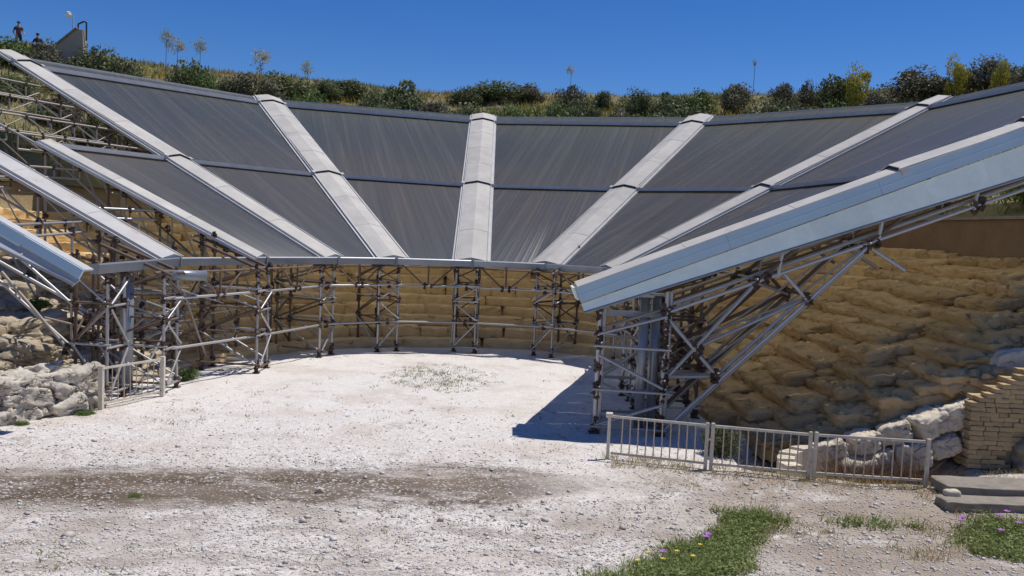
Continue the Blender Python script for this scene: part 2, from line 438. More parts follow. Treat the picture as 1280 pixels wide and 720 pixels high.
def profile(d, side):
    """ground height outside the foot curve"""
    d = np.asarray(d, float)
    k = RISE / TREAD
    z = np.where(d < D_WALL, np.maximum(d, 0) * k - 0.08, D_WALL * k + 1.0 + (d - D_WALL) * 0.47)
    z18 = D_WALL * k + 1.0 + (18 - D_WALL) * 0.47
    sl = 0.272 + np.where(np.asarray(side) < 0, .060, .125) * np.abs(side)
    crest = 41 - 13 * np.abs(side)
    z = np.where(d > 18, z18 + (np.minimum(d, crest) - 18) * sl, z)
    over = np.maximum(d - crest, 0)
    z = z + np.where(over > 0, over * 0.05 - over ** 2 * 0.006, 0)
    return np.maximum(z, -3)
def height(x, y):
    D2 = (FOOT[:, 0] - x) ** 2 + (FOOT[:, 1] - y) ** 2
    i = int(D2.argmin())
    d = float((x - FOOT[i, 0]) * NRM[i, 0] + (y - FOOT[i, 1]) * NRM[i, 1])
    if d <= 0: return ground_z(x, y)
    z = float(profile(math.sqrt(D2[i]), SIDE[i]))
    dd = math.sqrt(D2[i])
    if dd > D_WALL: z += hill_noise(x, y, dd)
    return z
def hill_noise(x, y, d):
    return (noise.noise(Vector((x * .09, y * .09, 3.1))) * .5 + noise.noise(Vector((x * .4, y * .4, 8))) * .22) * min(1, max(0, (d - D_WALL - 1) / 6))
def sstep(a, b, x):
    t = min(1, max(0, (x - a) / (b - a))); return t * t * (3 - 2 * t)
def ground_z(x, y):
    z = 1.25 * sstep(13.5, 4.5, y) + 1.7 * sstep(5.2, 1.6, y)
    z += noise.noise(Vector((x * .5, y * .5, 0))) * .05 + noise.noise(Vector((x * 1.7, y * 1.7, 5))) * .022
    # sunken drain behind the right fence
    z -= 0.75 * sstep(16.15, 16.7, y + .12 * (x - 6)) * sstep(4.6, 5.6, x) * sstep(9.5, 9.1, x) * sstep(19.6, 18.4, y)
    # shallow bank at the right
    z += 0.35 * sstep(9.2, 10.4, x) * sstep(17.5, 15.5, y) * sstep(10, 13, y)
    return z
# foot shadow: keep the flat sheet near the camera side only
def axis(lo, hi, fine0, fine1, step, far):
    a = list(np.arange(fine0, fine1 + 1e-6, step))
    l, s = fine0, step
    while l > lo: s *= 1.5; l -= s; a.insert(0, l)
    h, s = fine1, step
    while h < hi: s *= 1.5; h += s; a.append(h)
    return a
gx = axis(-450, 450, -13, 14, 0.16, 450); gy = axis(-450, 600, 3, 33, 0.16, 450)
V = [(x, y, ground_z(x, y) if abs(x) < 60 and abs(y) < 80 else 0.0 if y > 0 else 2.95) for y in gy for x in gx]
nx = len(gx)
F = [(j * nx + i, j * nx + i + 1, (j + 1) * nx + i + 1, (j + 1) * nx + i) for j in range(len(gy) - 1) for i in range(nx - 1)]

def ground_mat():
    m = bpy.data.materials.new('white_gravel_ground')
    m.use_nodes = True
    t = m.node_tree; N, L = t.nodes, t.links
    b = N['Principled BSDF']; b.inputs['Roughness'].default_value = 0.95; b.inputs['Specular IOR Level'].default_value = 0.1
    g = N.new('ShaderNodeTexCoord'); P = g.outputs['Object']
    def nz(s, d=6, r=.6, st=None):
        n = N.new('ShaderNodeTexNoise'); n.inputs['Scale'].default_value = s; n.inputs['Detail'].default_value = d; n.inputs['Roughness'].default_value = r
        v = P
        if st:
            mp = N.new('ShaderNodeMapping'); mp.inputs['Scale'].default_value = st; L.new(P, mp.inputs['Vector']); v = mp.outputs[0]
        L.new(v, n.inputs['Vector']); return n.outputs['Fac']
    def rng(v, a, b_, c=0, d=1):
        n = N.new('ShaderNodeMapRange'); n.inputs['From Min'].default_value = a; n.inputs['From Max'].default_value = b_
        n.inputs['To Min'].default_value = c; n.inputs['To Max'].default_value = d; n.interpolation_type = 'SMOOTHSTEP'
        L.new(v, n.inputs['Value']); return n.outputs[0]
    def mth(op, a, b_=None, c=None):
        n = N.new('ShaderNodeMath'); n.operation = op
        for i, v in enumerate((a, b_, c)):
            if v is None: continue
            if isinstance(v, (int, float)): n.inputs[i].default_value = v
            else: L.new(v, n.inputs[i])
        return n.outputs[0]
    def mix(f, a, b_):
        n = N.new('ShaderNodeMix'); n.data_type = 'RGBA'
        L.new(f, n.inputs['Factor'])
        for k, v in (('A', a), ('B', b_)):
            if isinstance(v, tuple): n.inputs[k].default_value = (*v, 1)
            else: L.new(v, n.inputs[k])
        return n.outputs['Result']
    sx = N.new('ShaderNodeSeparateXYZ'); L.new(P, sx.inputs[0]); X, Y = sx.outputs[0], sx.outputs[1]
    vo = N.new('ShaderNodeTexVoronoi'); vo.inputs['Scale'].default_value = 26; L.new(P, vo.inputs['Vector'])
    sv = N.new('ShaderNodeSeparateColor'); L.new(vo.outputs['Color'], sv.inputs[0])
    vo2 = N.new('ShaderNodeTexVoronoi'); vo2.inputs['Scale'].default_value = 11; L.new(P, vo2.inputs['Vector'])
    sv2 = N.new('ShaderNodeSeparateColor'); L.new(vo2.outputs['Color'], sv2.inputs[0])
    c = mix(rng(sv.outputs[0], 0, 1), (0.72, 0.68, 0.63), (0.55, 0.505, 0.455))
    c = mix(mth('MULTIPLY', rng(sv2.outputs[1], .7, 1), .5), c, (0.80, 0.77, 0.73))
    c = mix(mth('MULTIPLY', rng(Y, 15.5, 21), .4), c, (0.76, 0.725, 0.675))
    # warm dusty patches
    c = mix(mth('MULTIPLY', rng(nz(.45, 6, .7), .46, .66), .6), c, (0.54, 0.46, 0.385))
    # thin soil showing between the stones, more of it towards the camera
    near = rng(Y, 18.5, 11.5)
    soil = rng(mth('ADD', nz(1.3, 8, .72, (.7, 1, 1)), mth('MULTIPLY', near, .11)), .56, .70)
    soil = mth('MULTIPLY', soil, rng(sv.outputs[1], .12, .55, 1, .45))
    c = mix(mth('MULTIPLY', soil, .85), c, (0.25, 0.20, 0.155))
    big = mth('MULTIPLY', rng(nz(.22, 6, .7), .47, .62), rng(Y, 16.5, 13))
    c = mix(mth('MULTIPLY', big, .55), c, (0.33, 0.275, 0.225))
    # right-hand path of brown earth
    path = mth('MULTIPLY', rng(X, 1.2, 4.5), mth('MULTIPLY', rng(Y, 16.9, 15.6), rng(Y, 9.0, 11.5)))
    path = mth('MULTIPLY', path, rng(nz(.9, 8, .75), .33, .52))
    c = mix(mth('MULTIPLY', path, .8), c, (0.31, 0.245, 0.185))
    # muddy band
    yc = mth('ADD', mth('MULTIPLY', X, .17), 14.75)
    off = mth('ABSOLUTE', mth('SUBTRACT', Y, mth('ADD', yc, mth('MULTIPLY', mth('SUBTRACT', nz(.6, 6), .5), 1.6))))
    hw = rng(X, 3.6, -1.5, .3, 1.25)
    band = rng(mth('ADD', mth('DIVIDE', off, hw), mth('MULTIPLY', mth('SUBTRACT', nz(3.5, 8, .8), .5), 1.5)), 1.15, .6)
    band = mth('MULTIPLY', band, rng(X, 2.8, -.6))
    band = mth('MULTIPLY', band, rng(nz(.8, 8, .75, (.5, 1.6, 1)), .30, .50, .25, 1))
    band = mth('MULTIPLY', band, rng(sv.outputs[2], .80, .92, 1, .25))
    mud = mix(rng(nz(1.1, 6, .65, (.35, 1.3, 1)), .38, .62), (0.10, 0.070, 0.045), (0.19, 0.15, 0.115))
    c = mix(mth('MULTIPLY', band, .95), c, mud)
    L.new(c, b.inputs['Base Color'])
    bp = N.new('ShaderNodeBump'); bp.inputs['Strength'].default_value = .55; bp.inputs['Distance'].default_value = .025
    hgt = mth('ADD', vo.outputs['Distance'], mth('MULTIPLY', nz(30, 6, .8), .8))
    L.new(hgt, bp.inputs['Height']); L.new(bp.outputs[0], b.inputs['Normal'])
    return m
o = link('gravel_ground', fastmesh('gravel_ground', V, F, ground_mat(), True)); o['kind'] = 'structure'

# rock bed below the seats
def bed():
    ds = np.arange(-0.3, D_WALL + .3, 0.3)
    V, F = [], []
    for i in range(NF):
        for d in ds:
            p = FOOT[i] + NRM[i] * d
            z = float(profile(d, SIDE[i])) - 0.16
            if d < 0: z = -0.35
            z += noise.noise(Vector((p[0] * .9, p[1] * .9, z))) * .16
            V.append((p[0], p[1], z))
    n = len(ds)
    for i in range(NF - 1):
        for j in range(n - 1):
            F.append((i * n + j, (i + 1) * n + j, (i + 1) * n + j + 1, i * n + j + 1))
    # end face of the right side
    b = len(V)
    for j in range(n): V.append((V[(NF - 1) * n + j][0], V[(NF - 1) * n + j][1], -1.2))
    for j in range(n - 1): F.append(((NF - 1) * n + j, b + j, b + j + 1, (NF - 1) * n + j + 1))
    return fastmesh('stone_terraces', V, F, M['earth'], True)
terr = link('stone_terraces', bed()); terr['kind'] = 'structure'

def hill_mat():
    m = mat('hillside_earth', (0.27, 0.21, 0.115), 0.95, n_scale=.22, n_col=(0.13, 0.145, 0.05), n_amt=0.85, n_detail=9,
            f_scale=.7, f_col=(0.10, 0.085, 0.045), f_lo=.55, f_hi=.72, bump=.6, b_scale=3, b_dist=.1)
    return m
def hill():
    ds = list(np.arange(D_WALL, 46, 0.9)) + [48, 52, 58, 66, 76, 90, 110, 140]
    V, F = [], []
    for i in range(NF):
        for d in ds:
            p = FOOT[i] + NRM[i] * d
            V.append((p[0], p[1], float(profile(d, SIDE[i])) + hill_noise(p[0], p[1], d)))
    n = len(ds)
    for i in range(NF - 1):
        for j in range(n - 1):
            F.append((i * n + j, (i + 1) * n + j, (i + 1) * n + j + 1, i * n + j + 1))
    b = len(V)
    for j in range(n): V.append((V[(NF - 1) * n + j][0], V[(NF - 1) * n + j][1], -1.2))
    for j in range(n - 1): F.append(((NF - 1) * n + j, b + j, b + j + 1, (NF - 1) * n + j + 1))
    return fastmesh('hillside', V, F, hill_mat(), True)
o = link('hillside', hill()); o['kind'] = 'structure'

# projection used only to choose which seat stones are large enough to be separate
CM = np.array(cam.matrix_world.inverted())
def px(p):
    q = CM @ np.array([p[0], p[1], p[2], 1.0])
    if q[2] > -0.1: return None
    return 640 + FPX * q[0] / -q[2], 360 - FPX * q[1] / -q[2], -q[2]

# seat stones
def seats():
    SV = {}
    for kind, mm, pw, amp, dims in (('back', M['stone'], 30, .026, (1.0, .98, .405)), ('right', M['stone_r'], 11, .05, (1.0, 1.40, .58)),
                                    ('left', M['stone_l'], 8, .085, (1.0, 1.3, .56))):
        SV[kind] = [rock_mesh('stone_block', 11 + i + 20 * len(kind), (1.35 if kind != 'right' else 1.7, dims[1], dims[2]), pw, amp, mm,
                              18 if kind != 'back' else 10, 1.6 if kind != 'back' else 2.6, 0.026 if kind != 'back' else .012, .12 if kind != 'back' else .028, 1.5 if kind != 'back' else 1.3) for i in range(10)]
        SV['end'] = [rock_mesh('stone_block', 77 + i, (1.7, 1.2, .58), 7, .09, M['white_stone'], 12, 1.7, .03, .08, 1.6) for i in range(5)]
    items = []
    rnd = random.Random(3)
    for k in range(26):
        d0 = .1 + TREAD * k
        if d0 > D_WALL - .3: break
        ring = FOOT + NRM * (d0 + .45)
        arc = np.concatenate([[0], np.cumsum(np.linalg.norm(np.diff(ring, axis=0), axis=1))])
        s = rnd.uniform(0, .6)
        while s < arc[-1] - .2:
            i = min(NF - 1, int(np.searchsorted(arc, s)))
            az = math.degrees(math.atan2(NRM[i][0], NRM[i][1]))
            kind = 'back' if -72 < az < 80 else ('right' if az > 0 else 'left')
            if kind == 'right' and ring[i][1] < 18.7: kind = 'end'
            base = 1.7 if kind in ('right', 'end') else 1.35
            ln = rnd.uniform(.8, 2.3) if kind == 'back' else rnd.uniform(1.2, 3.3) if kind == 'right' else rnd.uniform(.7, 1.2) if kind == 'end' else rnd.uniform(.8, 1.9)
            ln = min(ln, arc[-1] + .05 - s)
            s2 = s + ln
            i = min(NF - 1, int(np.searchsorted(arc, s + ln / 2)))
            c = ring[i]
            t = np.array([NRM[i][1], -NRM[i][0]])
            ang = math.atan2(t[1], t[0])
            jit = .022 if kind == 'back' else .07; lean = 0 if kind == 'back' else .16
            z = RISE * (k + 1) - .2 + rnd.uniform(-jit, jit) - .02
            if kind != 'back': z -= .12
            mt = (Matrix.Translation((c[0] + NRM[i][0] * rnd.uniform(-jit, jit) * 1.6, c[1] + NRM[i][1] * rnd.uniform(-jit, jit) * 1.6, z))
                  @ Matrix.Rotation(ang + rnd.uniform(-jit, jit), 4, 'Z') @ Matrix.Rotation(rnd.uniform(-jit, jit) * .8 + lean, 4, 'X')
                  @ Matrix.Rotation(rnd.uniform(-jit, jit) * .6, 4, 'Y')
                  @ Matrix.Diagonal(((ln - (.012 if kind == 'back' else -.05)) / base * (-1 if rnd.random() < .5 else 1), 1 + rnd.uniform(-.05, .1), 1 + rnd.uniform(-.16, .10), 1)))
            q = px((c[0], c[1], z))
            score = 0
            if q and -20 < q[0] < 1300 and q[1] < 720:
                x, y, dep = q
                see = (y > 325) if 130 < x < 740 else (y > 384 - .3 * (x - 730)) if x >= 740 else True
                if see and dep < 40: score = 1 / dep
            items.append((score, mt, rnd.choice(SV[kind]), kind))
            s = s2
    items.sort(key=lambda a: -a[0])
    for sc, mt, me, kind in items[:296]:
        if sc <= 0: break
        link('stone_block', me, terr, mt)
    LOW = {k: [rock_mesh('seat_stones', 900 + i, (1.35 if k != 'right' else 1.7, 1.2, .5), 9, .05, SV[k][0].materials[0], 4, 1.6, .02) for i in range(3)] for k in SV}
    rest = {}
    for sc, mt, me, kind in items[296:] + [a for a in items[:296] if a[0] <= 0]:
        rest.setdefault(kind, []).append((mt, rnd.choice(LOW[kind])))
    for kind, L_ in rest.items():
        VV, FF, n = [], [], 0
        for mt, me in L_:
            co = np.zeros(len(me.vertices) * 3); me.vertices.foreach_get('co', co)
            co = co.reshape(-1, 3); m4 = np.array(mt)
            VV.append(co @ m4[:3, :3].T + m4[:3, 3])
            ix = np.zeros(len(me.loops), dtype=np.int32); me.loops.foreach_get('vertex_index', ix)
            FF.append(ix.reshape(-1, 4) + n); n += len(co)
        o = link('seat_stones', fastmesh('seat_stones', np.concatenate(VV), np.concatenate(FF), L_[0][1].materials[0], True), terr)
        o['kind'] = 'stuff'
seats()

# brown retaining wall above the seats
def ret_wall():
    b = MB(); rings = []
    idx = [i for i in range(NF) if math.degrees(math.atan2(NRM[i][0], NRM[i][1])) > 35]
    for i in idx:
        a, c = FOOT[i] + NRM[i] * (D_WALL - .30), FOOT[i] + NRM[i] * (D_WALL + .12)
        z0, z1 = D_WALL * RISE / TREAD - .6, D_WALL * RISE / TREAD + 1.06
        rings.append([Vector((a[0], a[1], z0)), Vector((a[0], a[1], z1)), Vector((c[0], c[1], z1)), Vector((c[0], c[1], z0))])
    b.loft(rings)
    o = b.obj('retaining_wall', M['wall_brown'])
    tag(o, 'smooth dark brown retaining wall above the eroded stone seats at right', 'wall')
    cp = MB(); rings = []
    for i in idx:
        a, c = FOOT[i] + NRM[i] * (D_WALL - .38), FOOT[i] + NRM[i] * (D_WALL + .16)
        z1 = D_WALL * RISE / TREAD + 1.065
        rings.append([Vector((a[0], a[1], z1)), Vector((a[0], a[1], z1 + .09)), Vector((c[0], c[1], z1 + .09)), Vector((c[0], c[1], z1))])
    cp.loft(rings)
    cp.obj('coping', M['concrete'], o)
ret_wall()

# ------------------------------------------------------------------ canopy beams
def vaz(a): return Vector((math.sin(R(a)), math.cos(R(a)), 0))
class Beam:
    def __init__(s, I, az=None, slope=None, P=None, Lm=None, Lr=None, Lt=None):
        s.I = Vector(I)
        if P is not None:
            d = Vector(P) - s.I; h = math.hypot(d.x, d.y); s.h = Vector((d.x / h, d.y / h, 0)); s.slope = d.z / h; s.Lr = h
        else:
            s.h = vaz(az); s.slope = slope; s.Lr = Lr
        s.Lm, s.Lt = Lm, Lt
        if P is not None: s.Lm = s.Lr * Lm; s.Lt = s.Lr * Lt
        s.side = Vector((s.h.y, -s.h.x, 0))             # to the right when walking outwards
        s.d = Vector((s.h.x, s.h.y, s.slope)).normalized()
        s.up = s.side.cross(s.d).normalized()
        if s.up.z < 0: s.up = -s.up
    def at(s, L, off=0.0, up=0.0): return s.I + s.h * L + Vector((0, 0, s.slope * L)) + s.side * off + s.up * up
BM = {
 0: Beam((-8.7, 17.75, 3.28), az=-81, slope=.47, Lm=7, Lr=9, Lt=9),
 1: Beam((-9.41, 23.27, 3.3), az=-83, slope=.49, Lm=6.6, Lr=11, Lt=11),
 2: Beam((-7.73, 25.95, 3.3), az=-91, slope=.49, Lm=6.6, Lr=7.2, Lt=7.2),
 3: Beam((-5.96, 28.11, 3.3), P=(-18.96, 32.79, 10), Lm=.4775, Lt=1.071),
 4: Beam((-4.20, 29.50, 3.3), P=(-11.90, 40.81, 10), Lm=.4645, Lt=1.059),
 5: Beam((-1.52, 30.40, 3.3), P=(-1.90, 44.07, 10), Lm=.457, Lt=1.067),
 6: Beam((1.18, 30.52, 3.3), P=(8.40, 41.32, 10), Lm=.4665, Lt=1.078),
 7: Beam((3.25, 29.45, 3.3), P=(15.74, 33.65, 10), Lm=.473, Lt=1.073),
 8: Beam((1.45, 19.50, 3.26), az=90, slope=.413, Lm=7.15, Lr=16, Lt=17.2),
}
def cap_seg(b, L0, L1, lift0, name, parent, m, W=0.56, sides=(-1, 1)):
    prof = [(-W, -.05), (-W, .02), (-.40, .06), (0, .14), (.40, .06), (W, .02), (W, -.05)]
    n = max(1, round((L1 - L0) / 2.1))
    for q in range(n):                                  # folded sheets, each lapped a little over the one below
        ends = []
        for t, e in ((q / n, .006 if q else 0.0), ((q + 1) / n, 0.0)):
            L = L0 + (L1 - L0) * t; ends.append((L + (.004 if t == q / n and q else 0), lift0 * (1 - t) + e + random.uniform(-.003, .003)))
        dx = random.uniform(-.006, .006)
        k = MB(); k.loft([[b.at(L, x + dx, z + up) for x, z in prof] for L, up in ends])
        o_ = k.obj(name, m, parent)
        if q == 0: o = o_
    # folded side flanges
    for sg in sides:
        f = MB()
        pr = [(sg * (W + .006), -.10), (sg * (W + .006), .05), (sg * (W + .05), .05), (sg * (W + .05), -.02), (sg * (W + .14), -.02), (sg * (W + .14), -.10)]
        if sg < 0: pr = pr[::-1]
        f.loft([[b.at(L, x, z) for x, z in pr] for L in (L0, L1)])
        sub(f.obj('flange', M['alu'], parent), o)
    return o
CAPLAB = {0: None,
 1: 'rust stained bare metal beam cap, second from the left, with no roofing beside it',
 2: 'pale beam cap at left between a missing sheet and a short lower roof panel',
 3: 'long pale beam cap at upper left ending below the hilltop people',
 4: 'pale beam cap left of the central upright one, leaning to the left',
 5: 'upright central pale beam cap straight ahead between slate roof panels',
 6: 'pale beam cap right of the central upright one, leaning to the right',
 7: 'long pale beam cap at right, next to last before the blue edge',
 8: 'thin pale cap along the right wing, directly above the blue fascia'}
for i in range(1, 9):
    b = BM[i]
    root = thing('beam_cap', CAPLAB[i], 'roof beam', b.I, 'pale caps over the radial beams')
    m = M['cap_rust'] if i == 1 else M['cap']
    marks = [0.05, b.Lm] + ([b.Lr, b.Lt] if i in (3, 4, 5, 6, 7, 8) else [b.Lt] if i == 1 else [])
    if i == 8: marks = [0.05, b.Lm, b.Lm + 2.95, b.Lr, b.Lt]
    for j in range(len(marks) - 1):
        part = cap_seg(b, marks[j], marks[j + 1] + (.12 if j < len(marks) - 2 else 0), .085 if j else 0.0, 'cap_sheet', root, m, sides=(-1,) if i == 8 else (-1, 1))
        if j:
            for sg in (-1, 1):                         # joint brackets at the overlap
                k = MB(); k.box(b.at(marks[j] + .02, sg * .62, .03), (.13, .16, .16), (b.side, b.d, b.up)); sub(k.obj('bracket', M['alu'], root), part)
            k = MB(); k.loft([[b.at(marks[j] - .005, x, z) for x, z in ((-.54, .03), (0, .145), (.54, .03), (.54, .09), (0, .21), (-.54, .09))],
                              [b.at(marks[j] + .03, x, z) for x, z in ((-.54, .03), (0, .145), (.54, .03), (.54, .09), (0, .21), (-.54, .09))]])
            sub(k.obj('lap_shade', M['dark'], root), part)  # dark filler painting the shade below the lapped cap sheet

# ------------------------------------------------------------------ canopy panels
def panel(label, quad, ribdir, rails, sheet_w=1.15, pitch=0.23, cat='roof panel', joists=0):
    """quad: 4 Vectors inner-left, inner-right, outer-right, outer-left; corrugated sheets run along ribdir"""
    q = [Vector(v) for v in quad]
    root = thing('roof_panel', label, cat, (q[0] + q[1]) / 2, 'slate coloured roof panels')
    w_ = Vector((ribdir.x, ribdir.y)).normalized(); u_ = Vector((w_.y, -w_.x))
    P2 = [Vector((v.x, v.y)) for v in q]; O = (P2[0] + P2[1]) / 2
    UV = [((p - O).dot(u_), (p - O).dot(w_)) for p in P2]
    def zat(u, v):
        x, y = (O + u_ * u + w_ * v)
        a = b = .5
        for _ in range(12):                            # inverse bilinear
            f = P2[0] * (1 - a) * (1 - b) + P2[1] * a * (1 - b) + P2[2] * a * b + P2[3] * (1 - a) * b - Vector((x, y))
            da = (P2[1] - P2[0]) * (1 - b) + (P2[2] - P2[3]) * b; db = (P2[3] - P2[0]) * (1 - a) + (P2[2] - P2[1]) * a
            det = da.x * db.y - da.y * db.x
            if abs(det) < 1e-9: break
            a -= (f.x * db.y - f.y * db.x) / det; b -= (da.x * f.y - da.y * f.x) / det
            a = min(1.3, max(-.3, a)); b = min(1.3, max(-.3, b))
        return q[0].z * (1 - a) * (1 - b) + q[1].z * a * (1 - b) + q[2].z * a * b + q[3].z * (1 - a) * b
    def span(u):
        vs = []
        for k in range(4):
            (ua, va), (ub, vb) = UV[k], UV[(k + 1) % 4]
            if (ua - u) * (ub - u) <= 0 and abs(ub - ua) > 1e-9: vs.append(va + (vb - va) * (u - ua) / (ub - ua))
        return (min(vs), max(vs)) if len(vs) >= 2 else None
    umin, umax = min(a for a, _ in UV) + .002, max(a for a, _ in UV) - .002
    n = max(1, round((umax - umin) / sheet_w)); rnd = random.Random(label)
    for s in range(n):
        ua, ub = umin + (umax - umin) * s / n, umin + (umax - umin) * (s + 1) / n
        us = set([ua + .004, ub - .004])
        for k in range(int((ub - ua) / pitch) + 1):
            for o_ in (0, .05, .09, .14):
                uu = ua + .02 + k * pitch + o_
                if ua < uu < ub - .004: us.add(uu)
        us |= {a for a, _ in UV if ua < a < ub}
        us = sorted(us); V, F, T = [], [], []
        lift = rnd.uniform(-.006, .006)
        for uu in us:
            sp = span(uu)
            if sp is None: continue
            ph = ((uu - ua - .02) % pitch)
            h = .004 if .045 < ph < .095 else 0.0
            vm = [sp[0], (sp[0] + sp[1]) / 2, sp[1]]
            for v in vm:
                p = O + u_ * uu + w_ * v
                z = zat(uu, v) + h + lift
                V.append((p.x, p.y, z)); T.append((uu, v))
        m_ = len(V) // 3
        for k in range(m_ - 1):
            for r in range(2): F.append((3 * k + r, 3 * k + 3 + r, 3 * k + 4 + r, 3 * k + 1 + r))
        if len(F):
            me = mesh('roof_sheet', V, F, M['panel'], False, T)
            link('roof_sheet', me, root)
    for (a, b, wd, ht, mm) in rails:
        a, b = Vector(a), Vector(b); d = (b - a).normalized(); sd = d.cross(Vector((0, 0, 1))).normalized(); up = sd.cross(d)
        k = MB(); k.box((a + b) / 2 + up * (ht / 2 - .04), ((b - a).length, wd, ht), (d, sd, up)); k.obj('rail', M[mm], root)
    return root
BAY = {2: 'second bay from the left', 3: 'bay left of the centre left one', 4: 'bay just left of the central beam', 5: 'bay just right of the central beam',
       6: 'second bay right of the central beam', 7: 'bay next to the blue edged right wing'}
HW = 0.645
for i in range(2, 8):
    A, B = BM[i], BM[i + 1]
    bis = (A.h + B.h).normalized()
    if i == 7: bis = (A.h * .75 + B.h).normalized()
    def row(La, Lb, dz=-.08):
        return A.at(La, HW, dz), B.at(Lb, -HW, dz)
    inA, inB = row(.1, .1)
    if i == 7: inA, inB = A.at(.75, HW, -.08), B.at(.15, -HW, -.08)
    mA, mB = row(A.Lm, B.Lm)
    if i == 2: mA, mB = row(A.Lm, B.Lm)
    up = Vector((0, 0, 1))
    rails = [(mA, mB, .15, .17, 'alu'), (A.at(A.Lm - .14, HW, -.05), B.at(B.Lm - .14, -HW, -.05), .09, .06, 'dark')]  # the dark box is no rail, it paints the gap line below
    panel('lower slate roof panel below the middle rail, ' + BAY[i], (inA, inB, mB, mA), bis, rails)
    if i >= 3:
        m2A, m2B = row(A.Lm + .1, B.Lm + .1)
        rA, rB = row(A.Lr, B.Lr)
        panel('tall upper slate roof panel above the middle rail, ' + BAY[i], (m2A, m2B, rB, rA), bis, [(rA, rB, .16, .20, 'alu'), (A.at(A.Lr - .15, HW, -.05), B.at(B.Lr - .15, -HW, -.05), .10, .06, 'dark')])  # dark box again paints a gap line below the ring rail
        r2A, r2B = row(A.Lr + .12, B.Lr + .12)
        tA, tB = row(A.Lt - .05, B.Lt - .05)
        panel('narrow slate strip along the top edge of the roof, ' + BAY[i], (r2A, r2B, tB, tA), bis, [(tA, tB, .06, .09, 'alu')])

# gutter round the inner edge
GP = [(-9.55, 19.0), (-9.41, 23.27), (-7.73, 25.95), (-5.96, 28.11), (-4.20, 29.50), (-1.52, 30.40), (1.18, 30.52), (3.25, 29.45), (4.25, 28.1), (1.75, 19.1)]
root = thing('gutter', 'blue grey box gutter running round the inner edge of the roof', 'gutter', (0, 29, 3.2))
cen = Vector((-2.5, 23))
for k in range(len(GP) - 1):
    a, b = Vector(GP[k]), Vector(GP[k + 1])
    d = (b - a).normalized(); nn = Vector((-d.y, d.x))
    if nn.dot(cen - a) < 0: nn = -nn
    def P(p, i_, z): return Vector((p.x + nn.x * i_, p.y + nn.y * i_, z))
    pr = [(-.05, 3.34), (.16, 3.36), (.20, 3.33), (.17, 3.12), (-.02, 3.11)]
    # mitre-free: the segments are cut 3 mm short of each other
    k_ = MB(); k_.loft([[P(a + d * .003, i_, z) for i_, z in pr], [P(b - d * .003, i_, z) for i_, z in pr]])
    k_.obj('gutter_length', M['gutter'], root)
    j = MB(); j.box(P(b, .08, 3.225), (.09, .29, .265), (Vector((d.x, d.y, 0)), Vector((nn.x, nn.y, 0)), Vector((0, 0, 1)))); j.obj('joint_sleeve', M['gutter'], root)

